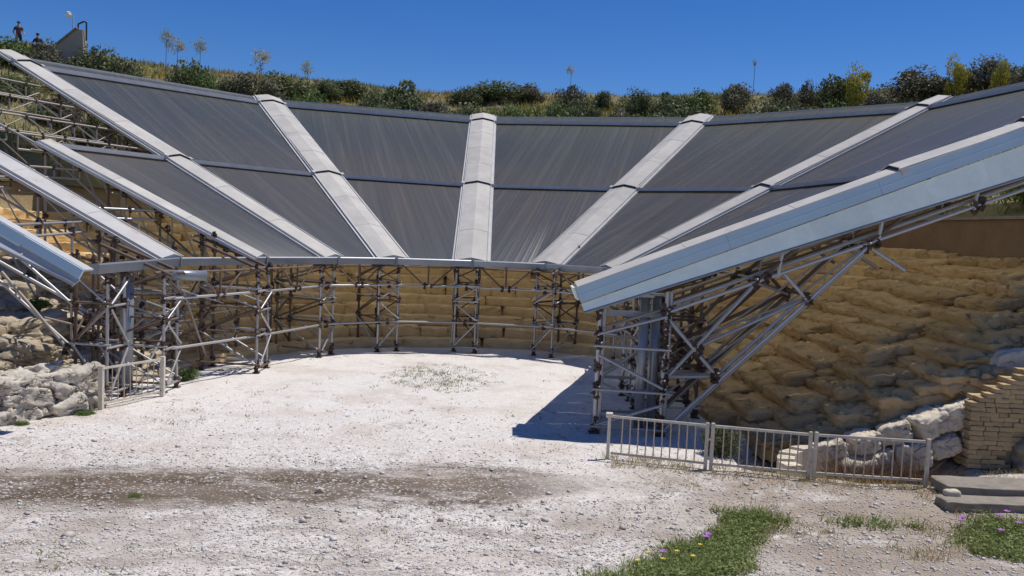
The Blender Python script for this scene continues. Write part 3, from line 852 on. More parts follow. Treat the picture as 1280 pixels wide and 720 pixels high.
# ------------------------------------------------------------------ edges of the two wings
def wing(label, b, sgn, Lmax, fh, sk0, sk1, seg, slot=None, skm='skirt'):
    """sgn: side of the beam that faces the camera"""
    root = thing('wing_edge', label, 'roof edge', b.I, 'metal edges of the roof wings')
    y0 = sgn * .575; out = .85 if slot else .08
    n = int(Lmax / (seg * 3))
    for k in range(n + 1):
        L0, L1 = k * Lmax / (n + 1), (k + 1) * Lmax / (n + 1) - .006
        k_ = MB()
        if slot and L0 > slot: continue
        k_.loft([[b.at(L, y0, .06), b.at(L, y0 + sgn * .05, .06), b.at(L, y0 + sgn * .09, .06 - fh), b.at(L, y0 + sgn * .04, .06 - fh)] for L in (L0, L1)])
        k_.obj('fascia', M['fascia'], root)
    if slot:
        for (u0, u1, w0) in ((.06, .0, .04), (-.13, -.19, .07)):
            k_ = MB(); k_.loft([[b.at(L, y0, u0), b.at(L, y0 + sgn * w0, u0), b.at(L, y0 + sgn * w0, u1), b.at(L, y0, u1)] for L in (slot, Lmax)])
            k_.obj('flange', M['fascia'], root)
        k_ = MB(); k_.loft([[b.at(L, y0 - sgn * .25, -.02), b.at(L, y0 - sgn * .22, -.02), b.at(L, y0 - sgn * .22, -.17), b.at(L, y0 - sgn * .25, -.17)] for L in (slot, Lmax)])
        k_.obj('web', M['gutter'], root)
    if not slot:                                        # folded edges along the fascia
        for u0, w0, hh in ((.055, .062, .035), (.06 - fh * .52, .083, .018)):
            k_ = MB(); k_.loft([[b.at(l, y0 + sgn * (w0 - .03), u0), b.at(l, y0 + sgn * w0, u0), b.at(l, y0 + sgn * w0, u0 - hh), b.at(l, y0 + sgn * (w0 - .03), u0 - hh)] for l in (0, Lmax)])
            k_.obj('fold', M['alu'] if hh > .03 else M['fascia'], root)
    L = 0.0
    while L < Lmax - .05:
        L1 = min(Lmax, L + seg)
        def ring(l):
            hgt = sk0 + (sk1 - sk0) * l / Lmax
            a0, a1 = b.at(l, y0 + sgn * .02, .03 - fh), b.at(l, y0 + sgn * (.05 + hgt * out), .03 - fh - hgt)
            nn = (a1 - a0).cross(b.d).normalized() * .02
            return [a0, a1, a1 + nn, a0 + nn]
        k_ = MB(); k_.loft([ring(L + .001), ring(L1 - .001)]); k_.obj('skirt_sheet', M[skm], root)
        # standing seam between sheets, rolled lip below
        k_ = MB(); r0 = ring(L1); dd = b.d * .02
        off = (r0[2] - r0[1]).normalized() * .012
        nn2 = (r0[1] - r0[0]).cross(b.d).normalized()
        if nn2.dot(b.side * sgn) < 0: nn2 = -nn2
        k_.box((r0[0] + r0[1]) / 2 + nn2 * .006, ((r0[1] - r0[0]).length, .035, .02), ((r0[1] - r0[0]).normalized(), b.d, nn2)); k_.obj('seam', M['cap'], root)
        L = L1
    k_ = MB()
    def lip(l):
        hgt = sk0 + (sk1 - sk0) * l / Lmax
        c = b.at(l, y0 + sgn * (.05 + hgt * out), .03 - fh - hgt)
        return [c + b.side * (.035 * math.cos(t) ) + b.up * (.035 * math.sin(t)) for t in [k * math.pi / 3 for k in range(6)]]
    k_.loft([lip(0), lip(Lmax)]); k_.obj('lip', M['gutter'], root)
    # closed end at the tip
    if not slot: k_ = MB(); k_.box(b.at(-.03, y0 - sgn * .45, -.09), (.85, .05, .30), (b.side, b.d, b.up)); k_.obj('end_plate', M['skirt'], root) if not slot else None
    return root
wing('long blue grey steel edge of the right wing with a pale sheet skirt beneath', BM[8], 1, 13.2, .37, .20, .86, 1.25)
wing('short steel edge of the left wing with an open slot and pale skirt', BM[0], -1, 7.0, .20, .10, .50, 1.2, slot=1.35, skm='alu')
b0 = BM[0]
k_ = MB(); k_.loft([[b0.at(L, x, z) for x, z in ((-.57, .07), (-.30, .07), (-.30, .03), (-.57, .03))] for L in (0, 7.0)])
tag(k_.obj('roof_flashing', M['alu']), 'narrow grey top flashing along the left wing edge', 'flashing')

# ------------------------------------------------------------------ scaffolding
def tower(label, c, az, wid=.75, dep=1.7, ztop=3.1, levels=(.18, 1.12, 1.85, 2.42), rear_rust=True, r=.042):
    h = vaz(az); sd = Vector((h.y, -h.x, 0)); c = Vector((c[0], c[1], 0))
    root = thing('scaffold_tower', label, 'scaffold tower', c, 'scaffold towers under the roof edge')
    legs = {}
    for f in (0, 1):
        for sg in (-1, 1):
            p = c + sd * (sg * wid / 2) + h * (f * dep)
            zb = height(p.x, p.y) if f else ground_z(p.x, p.y)
            zb = max(zb, -.05) - .03
            zt = ztop + f * dep * .49 - .05
            legs[f, sg] = (p, zb, zt)
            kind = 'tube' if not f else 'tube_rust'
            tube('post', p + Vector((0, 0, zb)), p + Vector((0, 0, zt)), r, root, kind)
            k = MB(); k.box(p + Vector((0, 0, zb + .035)), (.2, .2, .03)); k.tube(p + Vector((0, 0, zb)), p + Vector((0, 0, zb + .16)), .06, 8); k.obj('base_plate', M['coupler'], root)
            zz = zb + .15
            for L_ in list(levels) + [zt - .1]:
                if L_ > zb + .1:
                    coupler(p + Vector((random.uniform(-.02, .02), random.uniform(-.02, .02), L_ + random.uniform(-.05, .05))), root, 1.0 if not f else 1.15)
                    if random.random() < .6: coupler(p + Vector((random.uniform(-.04, .04), 0, L_ + random.uniform(.1, .2))), root, .9)
    def P(f, sg, z): return legs[f, sg][0] + Vector((0, 0, z))
    e = .05
    for z in levels:
        tube('ledger', P(0, -1, z) - sd * .08 - h * e, P(0, 1, z) + sd * .08 - h * e, .03, root, 'tube' if random.random() < .75 else 'tube_rust')
        for sg in (-1, 1):
            if z > legs[1, sg][1] + .1:
                tube('transom', P(0, sg, z + .07) - h * .12 + sd * e * sg, P(1, sg, z + .07) + h * .12 + sd * e * sg, .03, root, random.choice(('tube', 'tube_rust')))
        if z > legs[1, 1][1] + .1: tube('ledger', P(1, -1, z) - sd * .08, P(1, 1, z) + sd * .08, .03, root, 'tube_rust')
    lv = list(levels) + [ztop - .12]
    for k in range(len(lv) - 1):
        s = 1 if k % 2 else -1
        tube('brace', P(0, s, lv[k] + .06) - h * (e + .06), P(0, -s, lv[k + 1] - .08) - h * (e + .06), .028, root, 'tube' if k < 3 else 'tube_rust')
        tube('brace', P(1, -s, lv[k] + .2) + h * e, P(1, s, lv[k + 1]) + h * e, .028, root, 'tube_rust')
        for sg in (-1, 1):
            if lv[k] > .1: tube('brace', P(k % 2, sg, lv[k] + .1) + sd * sg * .1, P(1 - k % 2, sg, lv[k + 1] + .05) + sd * sg * .1, .028, root, 'tube_rust' if k % 2 else 'tube')
    # head spreader under the beam
    tube('head_bar', P(0, -1, ztop - .03) - sd * .25 + h * .1, P(0, 1, ztop - .03) + sd * .25 + h * .1, .045, root, 'tube_rust')
    for sg in (-1, 1): tube('head_bar', P(0, sg, ztop - .1) - h * .2, P(1, sg, ztop + dep * .49 - .1) + h * .3, .045, root, 'tube_rust')
    return root
TW = [(-8.75, 21.5, -87, 'slim scaffold tower behind the small left fence, at the end of the gravel'),
      (-7.35, 24.75, -84, 'scaffold tower on the left side, second from the small fence'),
      (-6.2, 28.1, -70, 'scaffold tower at the left corner of the curve, third from the small fence'),
      (-4.35, 29.6, -34, 'scaffold tower just left of the one under the central beam'),
      (-1.65, 30.3, -2, 'scaffold tower straight ahead under the central beam'),
      (1.2, 30.1, 34, 'scaffold tower just right of the one under the central beam'),
      (3.75, 28.7, 71, 'scaffold tower at the right corner, in the shade behind the wing tip')]
for x, y, az, lab in TW: tower(lab, (x, y), az)
def frame(label, a, b, zs=(1.08, 2.38), vbr=True, wig=.0):
    """the two horizontal tubes between neighbouring towers with a V of braces up to the gutter"""
    a, b = Vector((a[0], a[1], 0)), Vector((b[0], b[1], 0)); m = (a + b) / 2; d = (b - a).normalized()
    root = thing('ledger_frame', label, 'scaffold frame', m, 'scaffold frames between the towers')
    for z in zs:
        tube('ledger', a + Vector((0, 0, z)) - d * .1, b + Vector((0, 0, z + .0)) + d * .1, .036, root)
        coupler(a + Vector((0, 0, z)), root); coupler(b + Vector((0, 0, z)), root)
    if vbr:
        z = zs[-1]; L = (b - a).length
        tube('strut', m + Vector((0, 0, z)), m + Vector((0, 0, 3.12)), .03, root, 'tube_rust')
        for sg in (-1, 1): tube('brace', m + d * sg * .12 + Vector((0, 0, z)), m + d * sg * min(L * .38, .95) + Vector((0, 0, 3.12)), .03, root, 'tube_rust')
        tube('top_chord', a + Vector((0, 0, 3.05)) + d * .2, b + Vector((0, 0, 3.05)) - d * .2, .03, root, 'tube_rust')
        for sg in (-.12, .12): coupler(m + d * sg + Vector((0, 0, z)), root, .9)
    return root
FL = ['scaffold frame along the left side between the first and second tower', 'scaffold frame between the second and third tower on the left',
      'short scaffold frame at the left corner of the curve', 'scaffold frame left of the central tower with a V of struts',
      'scaffold frame right of the central tower with a V of struts', 'scaffold frame at the right corner, near the wing tip']
for k in range(6): frame(FL[k], TW[k][:2], TW[k + 1][:2])
# second line of lattice behind the left side
def lattice(label, pts_a, pts_b, group, kinds=('tube_rust', 'tube'), n=5, zt=None):
    a, b = Vector(pts_a), Vector(pts_b); d = b - a; L = d.length
    root = thing('lattice_girder', label, 'lattice girder', (a + b) / 2, group)
    dz = Vector((0, 0, .62 if zt is None else zt))
    tube('chord', a, b, .034, root, kinds[1]); tube('chord', a - dz, b - dz, .034, root, kinds[1])
    for k in range(n + 1):
        p = a + d * (k / n)
        tube('strut', p - dz, p, .026, root, kinds[0])
        coupler(p, root, .8)
        if k < n and n > 3: tube('brace', (p - dz) if k % 2 else p, (a + d * ((k + 1) / n)) - (Vector() if k % 2 else dz), .024, root, random.choice(kinds))
    return root
for k, lab in enumerate(('inner', 'middle', 'outer')):
    pass
# crossing struts of the left side, seen below the gutter
root = thing('strut_cluster', 'tangle of crossing scaffold struts behind the left fence and towers', 'scaffold struts', (-9.4, 23, 0))
rr = random.Random(5)
ND = []
for t in np.linspace(0, 1, 7):
    for off, zb in ((.25, 0), (1.25, .3), (2.3, .9)):
        y = 19.6 + t * 7.6
        x = np.interp(y, [19, 22.6, 26.2, 28.9], [-9.6, -9.3, -8.3, -6.6]) - off
        ND.append((Vector((x, y, height(x, y) + .02)), Vector((x, y, 3.1 + .47 * (off + .15))), t, off))
for (pb, pt, t, off) in ND:
    if off > .3 and t > .3:
        tube('post', pb, pt, .036, root, 'tube_rust' if off < 2 else 'tube_warm')
        for z in np.arange(pb.z + .3, pt.z, .75): coupler((pb.x, pb.y, z + rr.uniform(-.1, .1)), root, 1.15)
for k in range(len(ND) - 3):
    a, b = ND[k], ND[k + 3]
    if a[2] < .3: continue
    z0, z1 = rr.uniform(.2, 1.2), rr.uniform(1.6, 2.9)
    if rr.random() < .5: z0, z1 = z1, z0
    za, zb_ = max(a[0].z, z0), max(b[0].z, z1)
    tube('brace', (a[0].x, a[0].y, za), (b[0].x, b[0].y, zb_), .03, root, rr.choice(('tube_warm', 'tube', 'tube_rust')))
    if k % 3 < 2:
        c = ND[k + 1]
        tube('brace', (a[0].x, a[0].y, max(a[0].z, rr.uniform(.2, 2.6))), (c[0].x, c[0].y, max(c[0].z, rr.uniform(.6, 3))), .03, root, rr.choice(('tube', 'tube_warm', 'tube_rust')))
        zz = rr.choice((1.1, 1.9, 2.5)); tube('transom', (a[0].x + .3, a[0].y, zz), (c[0].x - .2, c[0].y, zz + .04), .028, root, rr.choice(('tube', 'tube_warm')))

for k in range(26):
    a, b = rr.choice(ND[4:]), rr.choice(ND[4:])
    if 1.0 < (a[0] - b[0]).length < 3.6:
        tube('brace', (a[0].x + .1, a[0].y, max(a[0].z, rr.uniform(.15, 2.0))), (b[0].x + .1, b[0].y, max(b[0].z, rr.uniform(1.2, 3.0))), .026, root, rr.choice(('tube_warm', 'tube_warm', 'tube', 'tube_rust')))
# left near support: column, tower, outward struts to the tip of the left wing
def column(label, x, y, zt, r):
    b = MB(); b.tube((x, y, height(x, y) - .05), (x, y, zt), r, 20)
    o = b.obj('steel_column', M['column'], None, True); tag(o, label, 'steel column', 'round steel columns'); 
    me = o.data
    k = MB(); k.box((x, y, zt + .03), (r * 3.2, r * 3.2, .05)); k.box((x, y, ground_z(x, y) + .03), (r * 3, r * 3, .04)); k.obj('flange_plate', M['column'], o)
    return o
column('stout grey steel column at left behind the small cream fence', -9.75, 21.2, 3.05, .17)
column('left one of two grey steel columns side by side under the right wing', 3.12, 19.55, 3.12, .115)
column('right one of two grey steel columns side by side under the right wing', 3.42, 19.75, 3.15, .115)
b = MB(); b.tube((-9.1, 21.6, 2.98), (-8.15, 22.3, 2.95), .14, 16)
tag(b.obj('drain_pipe', M['gutter'], None, True), 'short fat grey pipe slung under the gutter at left', 'pipe')
tower('scaffold tower on the rubble side of the steel column at left', (-9.55, 20.2), -84, wid=.7, dep=.8, r=.04, levels=(.2, 1.3, 2.3))
def truss(label, segs, nodes, group, r=.045, dup=None, base=None):
    allp = [Vector(p) for s in segs for p in s[:2]]
    c = sum(allp, Vector()) / len(allp)
    root = thing('scaffold_truss', label, 'scaffold truss', (c.x, c.y, 0), group)
    for s in segs:
        kind = s[2] if len(s) > 2 else 'tube'
        tube(s[3] if len(s) > 3 else 'strut', s[0], s[1], r, root, kind)
    for p in nodes:
        coupler(p, root, 1.25); coupler(Vector(p) + Vector((random.uniform(-.12, .12), .03, random.uniform(-.06, .06))), root, 1.0)
    return root
# ---- right wing frames
def wing_frame(label, y, kinds, both=True, full=True):
    def q(x, z, dy=0): return Vector((x, y + dy, z))
    gz = lambda x: height(x, y)
    K, K2 = kinds
    s = []
    s += [(q(3.45, 2.79), q(12.4, 6.37), K, 'chord'), (q(3.45, 2.92, .22), q(12.4, 6.50, .22), K2, 'chord')]
    s += [(q(3.45, -.05), q(7.98, 4.52), K), (q(3.62, -.03, .16), q(8.1, 4.50, .16), K2)]
    s += [(q(3.55, 2.72), q(4.80, 1.38), K), (q(3.58, 1.28), q(5.5, 3.58), K), (q(4.2, 2.0, .12), q(6.7, 3.28, .12), K)]
    s += [(q(6.15, 3.82), q(6.72, 3.24), K), (q(3.6, 1.34, .1), q(4.74, 1.40, .1), K), (q(4.8, 1.42, .15), q(6.6, 3.25, .15), K2)]
    if full:
        s += [(q(8.0, 4.55, .1), q(8.9, 4.02, .1), K2), (q(6.0, 3.75), q(6.1, 4.55), K2), (q(8.2, 4.6), q(8.3, 5.45), K2), (q(10.3, 5.45), q(10.4, 6.3), K2),
              (q(5.5, 3.6), q(6.9, 4.9), 'tube_rust'), (q(8.0, 4.6), q(9.6, 6.0), 'tube_rust')]
    nodes = [q(3.56, 2.83), q(5.5, 3.6), q(7.98, 4.52), q(6.70, 3.28), q(4.25, 2.0), q(4.76, 1.43), q(3.55, 1.3), q(3.5, .9), q(5.75, 3.72), q(8.2, 4.62), q(10.3, 5.52), q(10.45, 5.6)]
    return truss(label, s, nodes, 'strut frames under the right wing')
wing_frame('bright inclined strut frame nearest the camera under the right wing', 19.0, ('tube', 'tube'))
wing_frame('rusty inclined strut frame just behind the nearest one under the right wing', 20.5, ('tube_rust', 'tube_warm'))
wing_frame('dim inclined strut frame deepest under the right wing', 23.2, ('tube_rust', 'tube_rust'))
root = thing('scaffold_truss', 'cross tubes tying together the inclined strut frames under the right wing', 'scaffold truss', (5.5, 21, 0), 'strut frames under the right wing')
rq = random.Random(12)
NN = [(3.56, 2.83), (5.5, 3.6), (6.7, 3.28), (4.25, 2.0), (7.98, 4.52), (4.76, 1.43), (3.55, 1.2)]
for k, (x, z) in enumerate(NN):
    tube('transom', (x, 18.85, z + .08), (x, 23.4, z + .12), .034, root, rq.choice(('tube_warm', 'tube_rust')))
    x2, z2 = NN[(k + 1) % len(NN)]; x3, z3 = NN[(k + 3) % len(NN)]
    tube('brace', (x, 19.2, z), (x2, 20.4, z2), .028, root, rq.choice(('tube_warm', 'tube')))
    tube('brace', (x, 20.6, z), (x3, 23.1, z3), .028, root, rq.choice(('tube_warm', 'tube_rust')))
    coupler((x, 20.5, z + .08), root, 1.1); coupler((x, 23.2, z + .1), root, 1.1)
# ---- tower under the tip of the right wing
def near_tower():
    A, C, A2, C2 = Vector((2.02, 18.95, 0)), Vector((3.52, 18.95, 0)), Vector((2.25, 20.6, 0)), Vector((3.7, 20.6, 0))
    root = thing('scaffold_tower', 'bright scaffold tower under the right wing tip behind the long fence', 'scaffold tower', (2.8, 19.6, 0), 'scaffold towers under the roof edge')
    Z = lambda z: Vector((0, 0, z))
    for p, kind, zt in ((A, 'tube', 2.85), (C, 'tube', 3.3), (A2, 'tube_rust', 2.9), (C2, 'tube_rust', 3.3)):
        zb = ground_z(p.x, p.y) - .02
        tube('post', p + Z(zb), p + Z(zt), .046, root, kind)
        if kind == 'tube': tube('post', p + Z(zb) + Vector((.13, .2, 0)), p + Z(zt) + Vector((.13, .2, 0)), .042, root, 'tube')
        k = MB(); k.box(p + Z(zb + .04), (.24, .24, .04)); k.tube(p + Z(zb), p + Z(zb + .2), .07, 8); k.obj('base_plate', M['coupler'], root)
        for z in (.25, .95, 1.15, 1.6, 2.05, 2.3, 2.75):
            coupler(p + Z(z + random.uniform(-.06, .06)), root, 1.25)
            if p in (C, C2): coupler(p + Z(z + random.uniform(.1, .2)) + Vector((random.uniform(-.06, .06), 0, 0)), root, 1.3)
    for z in (.16, 1.02, 2.02):
        tube('ledger', A + Z(z) + Vector((-.1, -.06, 0)), C + Z(z - .04) + Vector((.15, -.06, 0)), .036, root)
        tube('ledger', A2 + Z(z), C2 + Z(z), .034, root, 'tube_warm')
    for p, p2 in ((A, A2), (C, C2)):
        for z in (.3, 1.1, 2.1): tube('transom', p + Z(z) + Vector((.05, -.2, 0)), p2 + Z(z) + Vector((.05, .2, 0)), .034, root, 'tube_warm')
        tube('brace', p + Z(1.2) + Vector((.08, 0, 0)), p2 + Z(2.0) + Vector((.08, 0, 0)), .03, root, 'tube_rust')
    tube('brace', A + Z(1.82) + Vector((0, -.1, 0)), C + Z(1.1) + Vector((0, -.1, 0)), .036, root)
    tube('brace', A + Z(2.3) + Vector((0, -.12, 0)), C + Z(2.75) + Vector((0, -.12, 0)), .036, root)
    tube('brace', A + Z(2.38) + Vector((0, .2, 0)), C + Z(2.9) + Vector((0, .2, 0)), .036, root, 'tube_warm')
    tube('brace', A + Z(1.2) + Vector((0, .1, 0)), A2 + Z(1.9) + Vector((.8, -.5, -.2)), .032, root)
    tube('brace', A + Z(.2) + Vector((0, -.1, 0)), C + Z(.72) + Vector((0, -.1, 0)), .036, root)
    tube('brace', A2 + Z(.9), C2 + Z(.3), .032, root); tube('brace', A2 + Z(1.1), C2 + Z(2.0), .032, root, 'tube_warm')
    tube('brace', A2 + Z(2.9), C2 + Z(2.0), .032, root, 'tube_rust')
    k = MB(); k.box((2.75, 19.5, 2.72), (1.5, .16, .12), None); k.obj('head_beam', M['gutter'], root)
near_tower()
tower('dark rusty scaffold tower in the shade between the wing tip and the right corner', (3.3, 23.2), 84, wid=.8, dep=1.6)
tower('rusty scaffold tower directly behind the twin columns of the right wing', (3.35, 21.3), 86, wid=.8, dep=1.4)
frame('dim scaffold frame running back from the right wing tower', (3.5, 20.9), (3.4, 23.0)); frame('dim scaffold frame along the shaded right side near the corner', (3.4, 23.4), (3.7, 28.4))
# joists seen under the right wing
root = thing('joist_set', 'dusty parallel joist tubes under the right wing panels', 'roof joists', (7, 24, 5))
for k in range(9):
    y = 20.6 + k * 1.05
    f = k / 9
    tube('joist', (3.9, y, 3.25 + .43 * 2.3 - .55 - .05 * k), (13.5, y + f * 2.6, 3.25 + .43 * 12 - .65 - .05 * k), .045, root, 'tube_warm')
    for x in (5.2, 7.6, 10): coupler((x, y + f * .27 * (x - 3.9), 3.25 + .43 * (x - 1.5) - .62 - .05 * k), root, .9)

# ---- lattices under the unroofed left bays, spanning from beam to beam
LG = 'lattice purlins across the unroofed left bays'
GL = {(1, 3.1): 'pale lattice purlin between rusty beam and short roofed panel, lowest of three', (1, 5.4): 'pale lattice purlin beside the rusty beam, middle of three at far left',
      (1, 7.6): 'pale lattice purlin beyond the rusty beam, uppermost of three at far left', (2, 7.6): 'lattice purlin just above the short lower roof panel at left',
      (2, 9.0): 'lattice purlin second above the short lower roof panel at left', (2, 10.6): 'lattice purlin third above the short lower roof panel at left', (2, 12.2): 'lattice purlin highest under the long upper left beam',
      (0, 2.3): 'lattice purlin between left wing edge and rusty beam, lower one', (0, 4.6): 'lattice purlin between left wing edge and rusty beam, upper one'}
for (i, L_), lab in GL.items():
    A, B = BM[i], BM[i + 1]
    lattice(lab, A.at(L_, .3, -.22), B.at(min(L_, 13.4), -.3, -.22), LG, ('tube_warm', 'tube_warm') if L_ > 5 else ('tube_rust', 'tube'), n=3 if i < 2 else 6, zt=.5 if i > 1 else .28)
# radial trusses with posts below the open left beams
for i, Ls, lab in ((1, (1.6, 4.0, 6.4, 8.8), 'inclined truss on posts carrying the rust stained beam at left'), (2, (1.8, 4.2, 6.6, 9.0), 'inclined truss on posts carrying the pale beam of the short roof panel'),
                   (3, (2.2, 4.6, 7.0, 9.4, 11.8), 'inclined truss on posts carrying the long upper left beam')):
    b = BM[i]
    root = thing('slope_truss', lab, 'scaffold truss', b.at(3) - Vector((0, 0, b.at(3).z)), 'inclined trusses under the left beams')
    Lm = Ls[-1] + 1.2
    for off in ((-.3, .3) if i == 3 else (0,)):
        tube('chord', b.at(.3, off, -.2), b.at(Lm, off, -.2), .04, root, 'tube'); tube('chord', b.at(.6, off, -.95), b.at(Lm, off, -.95), .036, root, 'tube_warm')
        for k, L_ in enumerate(Ls):
            p = b.at(L_, off, -.2); zb = height(p.x, p.y)
            tube('post', (p.x, p.y, zb - .1), p, .04, root, 'tube_rust' if off < 0 else 'tube_warm')
            for z in (p.z - .1, p.z - .95, (p.z + zb) / 2): coupler((p.x, p.y, z), root, 1.2)
            if k + 1 < len(Ls): tube('brace', b.at(L_, off, -.95), b.at(Ls[k + 1], off, -.25), .03, root, random.choice(('tube', 'tube_rust')))
            p2 = b.at(L_ + 1.9, off, -.9); tube('brace', (p.x, p.y, zb + .3), p2, .032, root, 'tube_warm')
    for L_ in Ls: tube('transom', b.at(L_, -.7, -.3), b.at(L_, .7, -.3), .034, root, 'tube_warm')
# long raking struts left of the small fence
truss('pair of long bright raking struts in front of the pale rocks at left',
      [((-12.6, 20.3, 2.9), (-9.9, 20.6, .35), 'tube'), ((-12.9, 20.2, 3.5), (-10.2, 20.6, 1.95), 'tube'), ((-11.9, 20.3, 3.3), (-10.3, 20.4, 1.9), 'tube'),
       ((-12.2, 20.0, 3.0), (-10.6, 20.2, 1.05), 'tube_warm'), ((-11.0, 20.3, .95), (-9.6, 20.5, 2.5), 'tube_warm'), ((-13.2, 20.0, 3.2), (-12.2, 20.3, 2.6), 'tube')],
      [(-10.3, 20.4, 1.92), (-10.75, 20.2, 1.2), (-12.6, 20.3, 2.95)], 'strut frames at left', r=.04)

# ------------------------------------------------------------------ fences
def fence(label, pts, nbars, hgt, postr, cat='fence'):
    root = thing('metal_fence', label, cat, (pts[0][0], pts[0][1], 0))
    for k, (x, y) in enumerate(pts):
        z = ground_z(x, y)
        for dx in ((0,) if k in (0, len(pts) - 1) else (-.055, .055)):
            b = MB(); b.box((x + dx, y - .01, z + hgt / 2 - .04), (postr, postr, hgt + .1)); post = b.obj('post', M['fence'], root)
        if k == 0: b = MB(); b.tube((x - .07, y, z + hgt - .02), (x + .06, y, z + hgt - .02), .055, 10); sub(b.obj('hinge_knuckle', M['fence'], root), post)
        if 0 < k < len(pts) - 1:
            for zz in (.22, .62): b = MB(); b.box((x, y - .03, z + zz), (.12, .03, .035)); sub(b.obj('hinge', M['fence'], root), post)
    for k in range(len(pts) - 1):
        a, b_ = Vector((*pts[k], ground_z(*pts[k]))), Vector((*pts[k + 1], ground_z(*pts[k + 1])))
        d = (b_ - a); dn = d.normalized(); L_ = d.length
        sd = dn.cross(Vector((0, 0, 1))).normalized(); up = sd.cross(dn)
        a2, b2 = a + dn * .11, b_ - dn * .11
        for z in (hgt - .05, .13):
            m = MB(); m.box((a2 + b2) / 2 + Vector((0, 0, z)), ((b2 - a2).length + .10, .035, .05), (dn, sd, up)); m.obj('rail', M['fence'], root)
        for q in range(nbars):
            p = a2 + (b2 - a2) * ((q + 1) / (nbars + 1)) + sd * random.uniform(-.006, .006)
            m = MB(); m.tube(p + Vector((0, 0, .11)), p + Vector((random.uniform(-.012, .012), 0, hgt - .06)), .0125, 6); m.obj('bar', M['fence_bar'], root)
    return root
fence('long low cream metal fence of three panels in front of the right wing', [(2.1, 16.85), (4.02, 16.3), (5.93, 15.95), (8.05, 15.75)], 10, .93, .06)
fence('small cream metal fence panel at left next to the rubble wall', [(-9.32, 19.05), (-8.62, 20.75)], 8, 1.0, .10)

# ------------------------------------------------------------------ left rubble wall
def rubble():
    root = thing('rubble_wall', 'low dry stone wall of grey rubble at the left edge', 'stone wall', (-10.2, 18, 0))
    vs = [rock_mesh('rubble_stone', 200 + i, (.66, .52, .44), 6.0, .09, M['rubble'], 11, 2.6, .035, .06, 2.6) for i in range(8)]
    rnd = random.Random(11); a, b = Vector((-12.2, 14.7, 0)), Vector((-9.55, 19.25, 0)); d = (b - a); L_ = d.length; d.normalize(); nn = Vector((-d.y, d.x, 0))
    for r in range(3):
        for lay in (0, 1):
            t = rnd.uniform(0, .3)
            while t < L_ - r * .12:
                s = rnd.uniform(.7, 1.25)
                p = a + d * t + nn * (lay * .42 + rnd.uniform(-.08, .08) + r * .06)
                p.z = ground_z(p.x, p.y) + .16 + r * .30 + rnd.uniform(-.04, .05)
                link('rubble_stone', rnd.choice(vs), root, Matrix.Translation(p) @ Matrix.Rotation(math.atan2(d.y, d.x) + rnd.uniform(-.4, .4), 4, 'Z')
                     @ Matrix.Rotation(rnd.uniform(-.35, .35), 4, 'X') @ Matrix.Rotation(rnd.uniform(-.3, .3), 4, 'Y') @ Matrix.Diagonal((s, s * rnd.uniform(.85, 1.15), s * rnd.uniform(.75, 1.05), 1)))
                t += .56 * s
    # bank of earth and stone behind it
rubble()
def boulders():
    vs = [rock_mesh('boulder', 300 + i, (1, .9, .7), 5.5, .10, M['stone_l'], 18, 1.9, .03, .08, 1.8) for i in range(5)]
    spec = [(-11.0, 19.9, .35, 1.5, 'broad pale boulder behind the rubble wall, nearest the small fence'), (-12.4, 20.6, .75, 1.8, 'large pale boulder above the rubble wall at the left edge'),
            (-11.7, 18.4, .5, 1.3, 'pale boulder in shade right behind the rubble wall'), (-12.9, 22.6, 1.35, 1.7, 'pale boulder higher up under the left wing edge')]
    for k, (x, y, z, s, lab) in enumerate(spec):
        o = link('boulder', vs[k % 5], None, Matrix.Translation((x, y, height(x, y) + .08)) @ Matrix.Rotation(k * 1.3, 4, 'Z') @ Matrix.Rotation(.22, 4, 'Y') @ Matrix.Diagonal((s, s, s * .55, 1)))
        tag(o, lab, 'boulder', 'pale boulders at left')
boulders()

# ------------------------------------------------------------------ right corner: brick wall, white stones, drain, slabs
def brickwall():
    root = thing('brick_wall', 'broken buff brick wall stepping up to the right edge', 'brick wall', (9.6, 17.1, 0))
    vs = []
    for i in range(4):
        vs.append(rock_mesh('brick', 400 + i, (.30, .26, .09), 40, .010, M['brick'], 3, 7, smooth=False))
    rnd = random.Random(9); pitch = .098
    for r in range(22):
        z = .14 + r * pitch
        x = 9.48 + (.0 if r % 2 else .03) + max(0, r - 13) * .155
        xr = 10.15 + rnd.uniform(-.08, .12) if r < 4 else 10.5 + rnd.uniform(-.1, .15) if r < 8 else 10.85 + rnd.uniform(-.1, .1) if r < 11 else 13.2
        while x < xr:
            ln = rnd.choice((.30, .30, .30, .2))
            for y in ((17.12, 17.40) if x > 9.5 + (r - 13) * .155 else (17.12,)):
                link('brick', rnd.choice(vs), root, Matrix.Translation((x + ln / 2, y + rnd.uniform(-.022, .018), z + rnd.uniform(-.004, .004))) @ Matrix.Rotation(rnd.uniform(-.03, .03), 4, 'Z')
                     @ Matrix.Diagonal(((ln - .012) / .30, 1, 1, 1)))
            x += ln
    m = rock_mesh('mortar_core', 420, (3.4, .5, 1.55), 9, .07, M['mortar'], 14, 2.2, .03)
    link('mortar_core', m, root, Matrix.Translation((11.3, 17.34, .72)))
    m = rock_mesh('mortar_foot', 421, (3.0, .7, .95), 4, .14, M['mortar'], 14, 2.0, .04)
    link('mortar_foot', m, root, Matrix.Translation((11.95, 16.95, .40)))
    m = rock_mesh('mortar_foot', 422, (1.1, .5, .26), 4, .07, M['mortar'], 8, 2.6, .04)
    link('mortar_foot', m, root, Matrix.Translation((10.0, 17.1, -.02)))
brickwall()
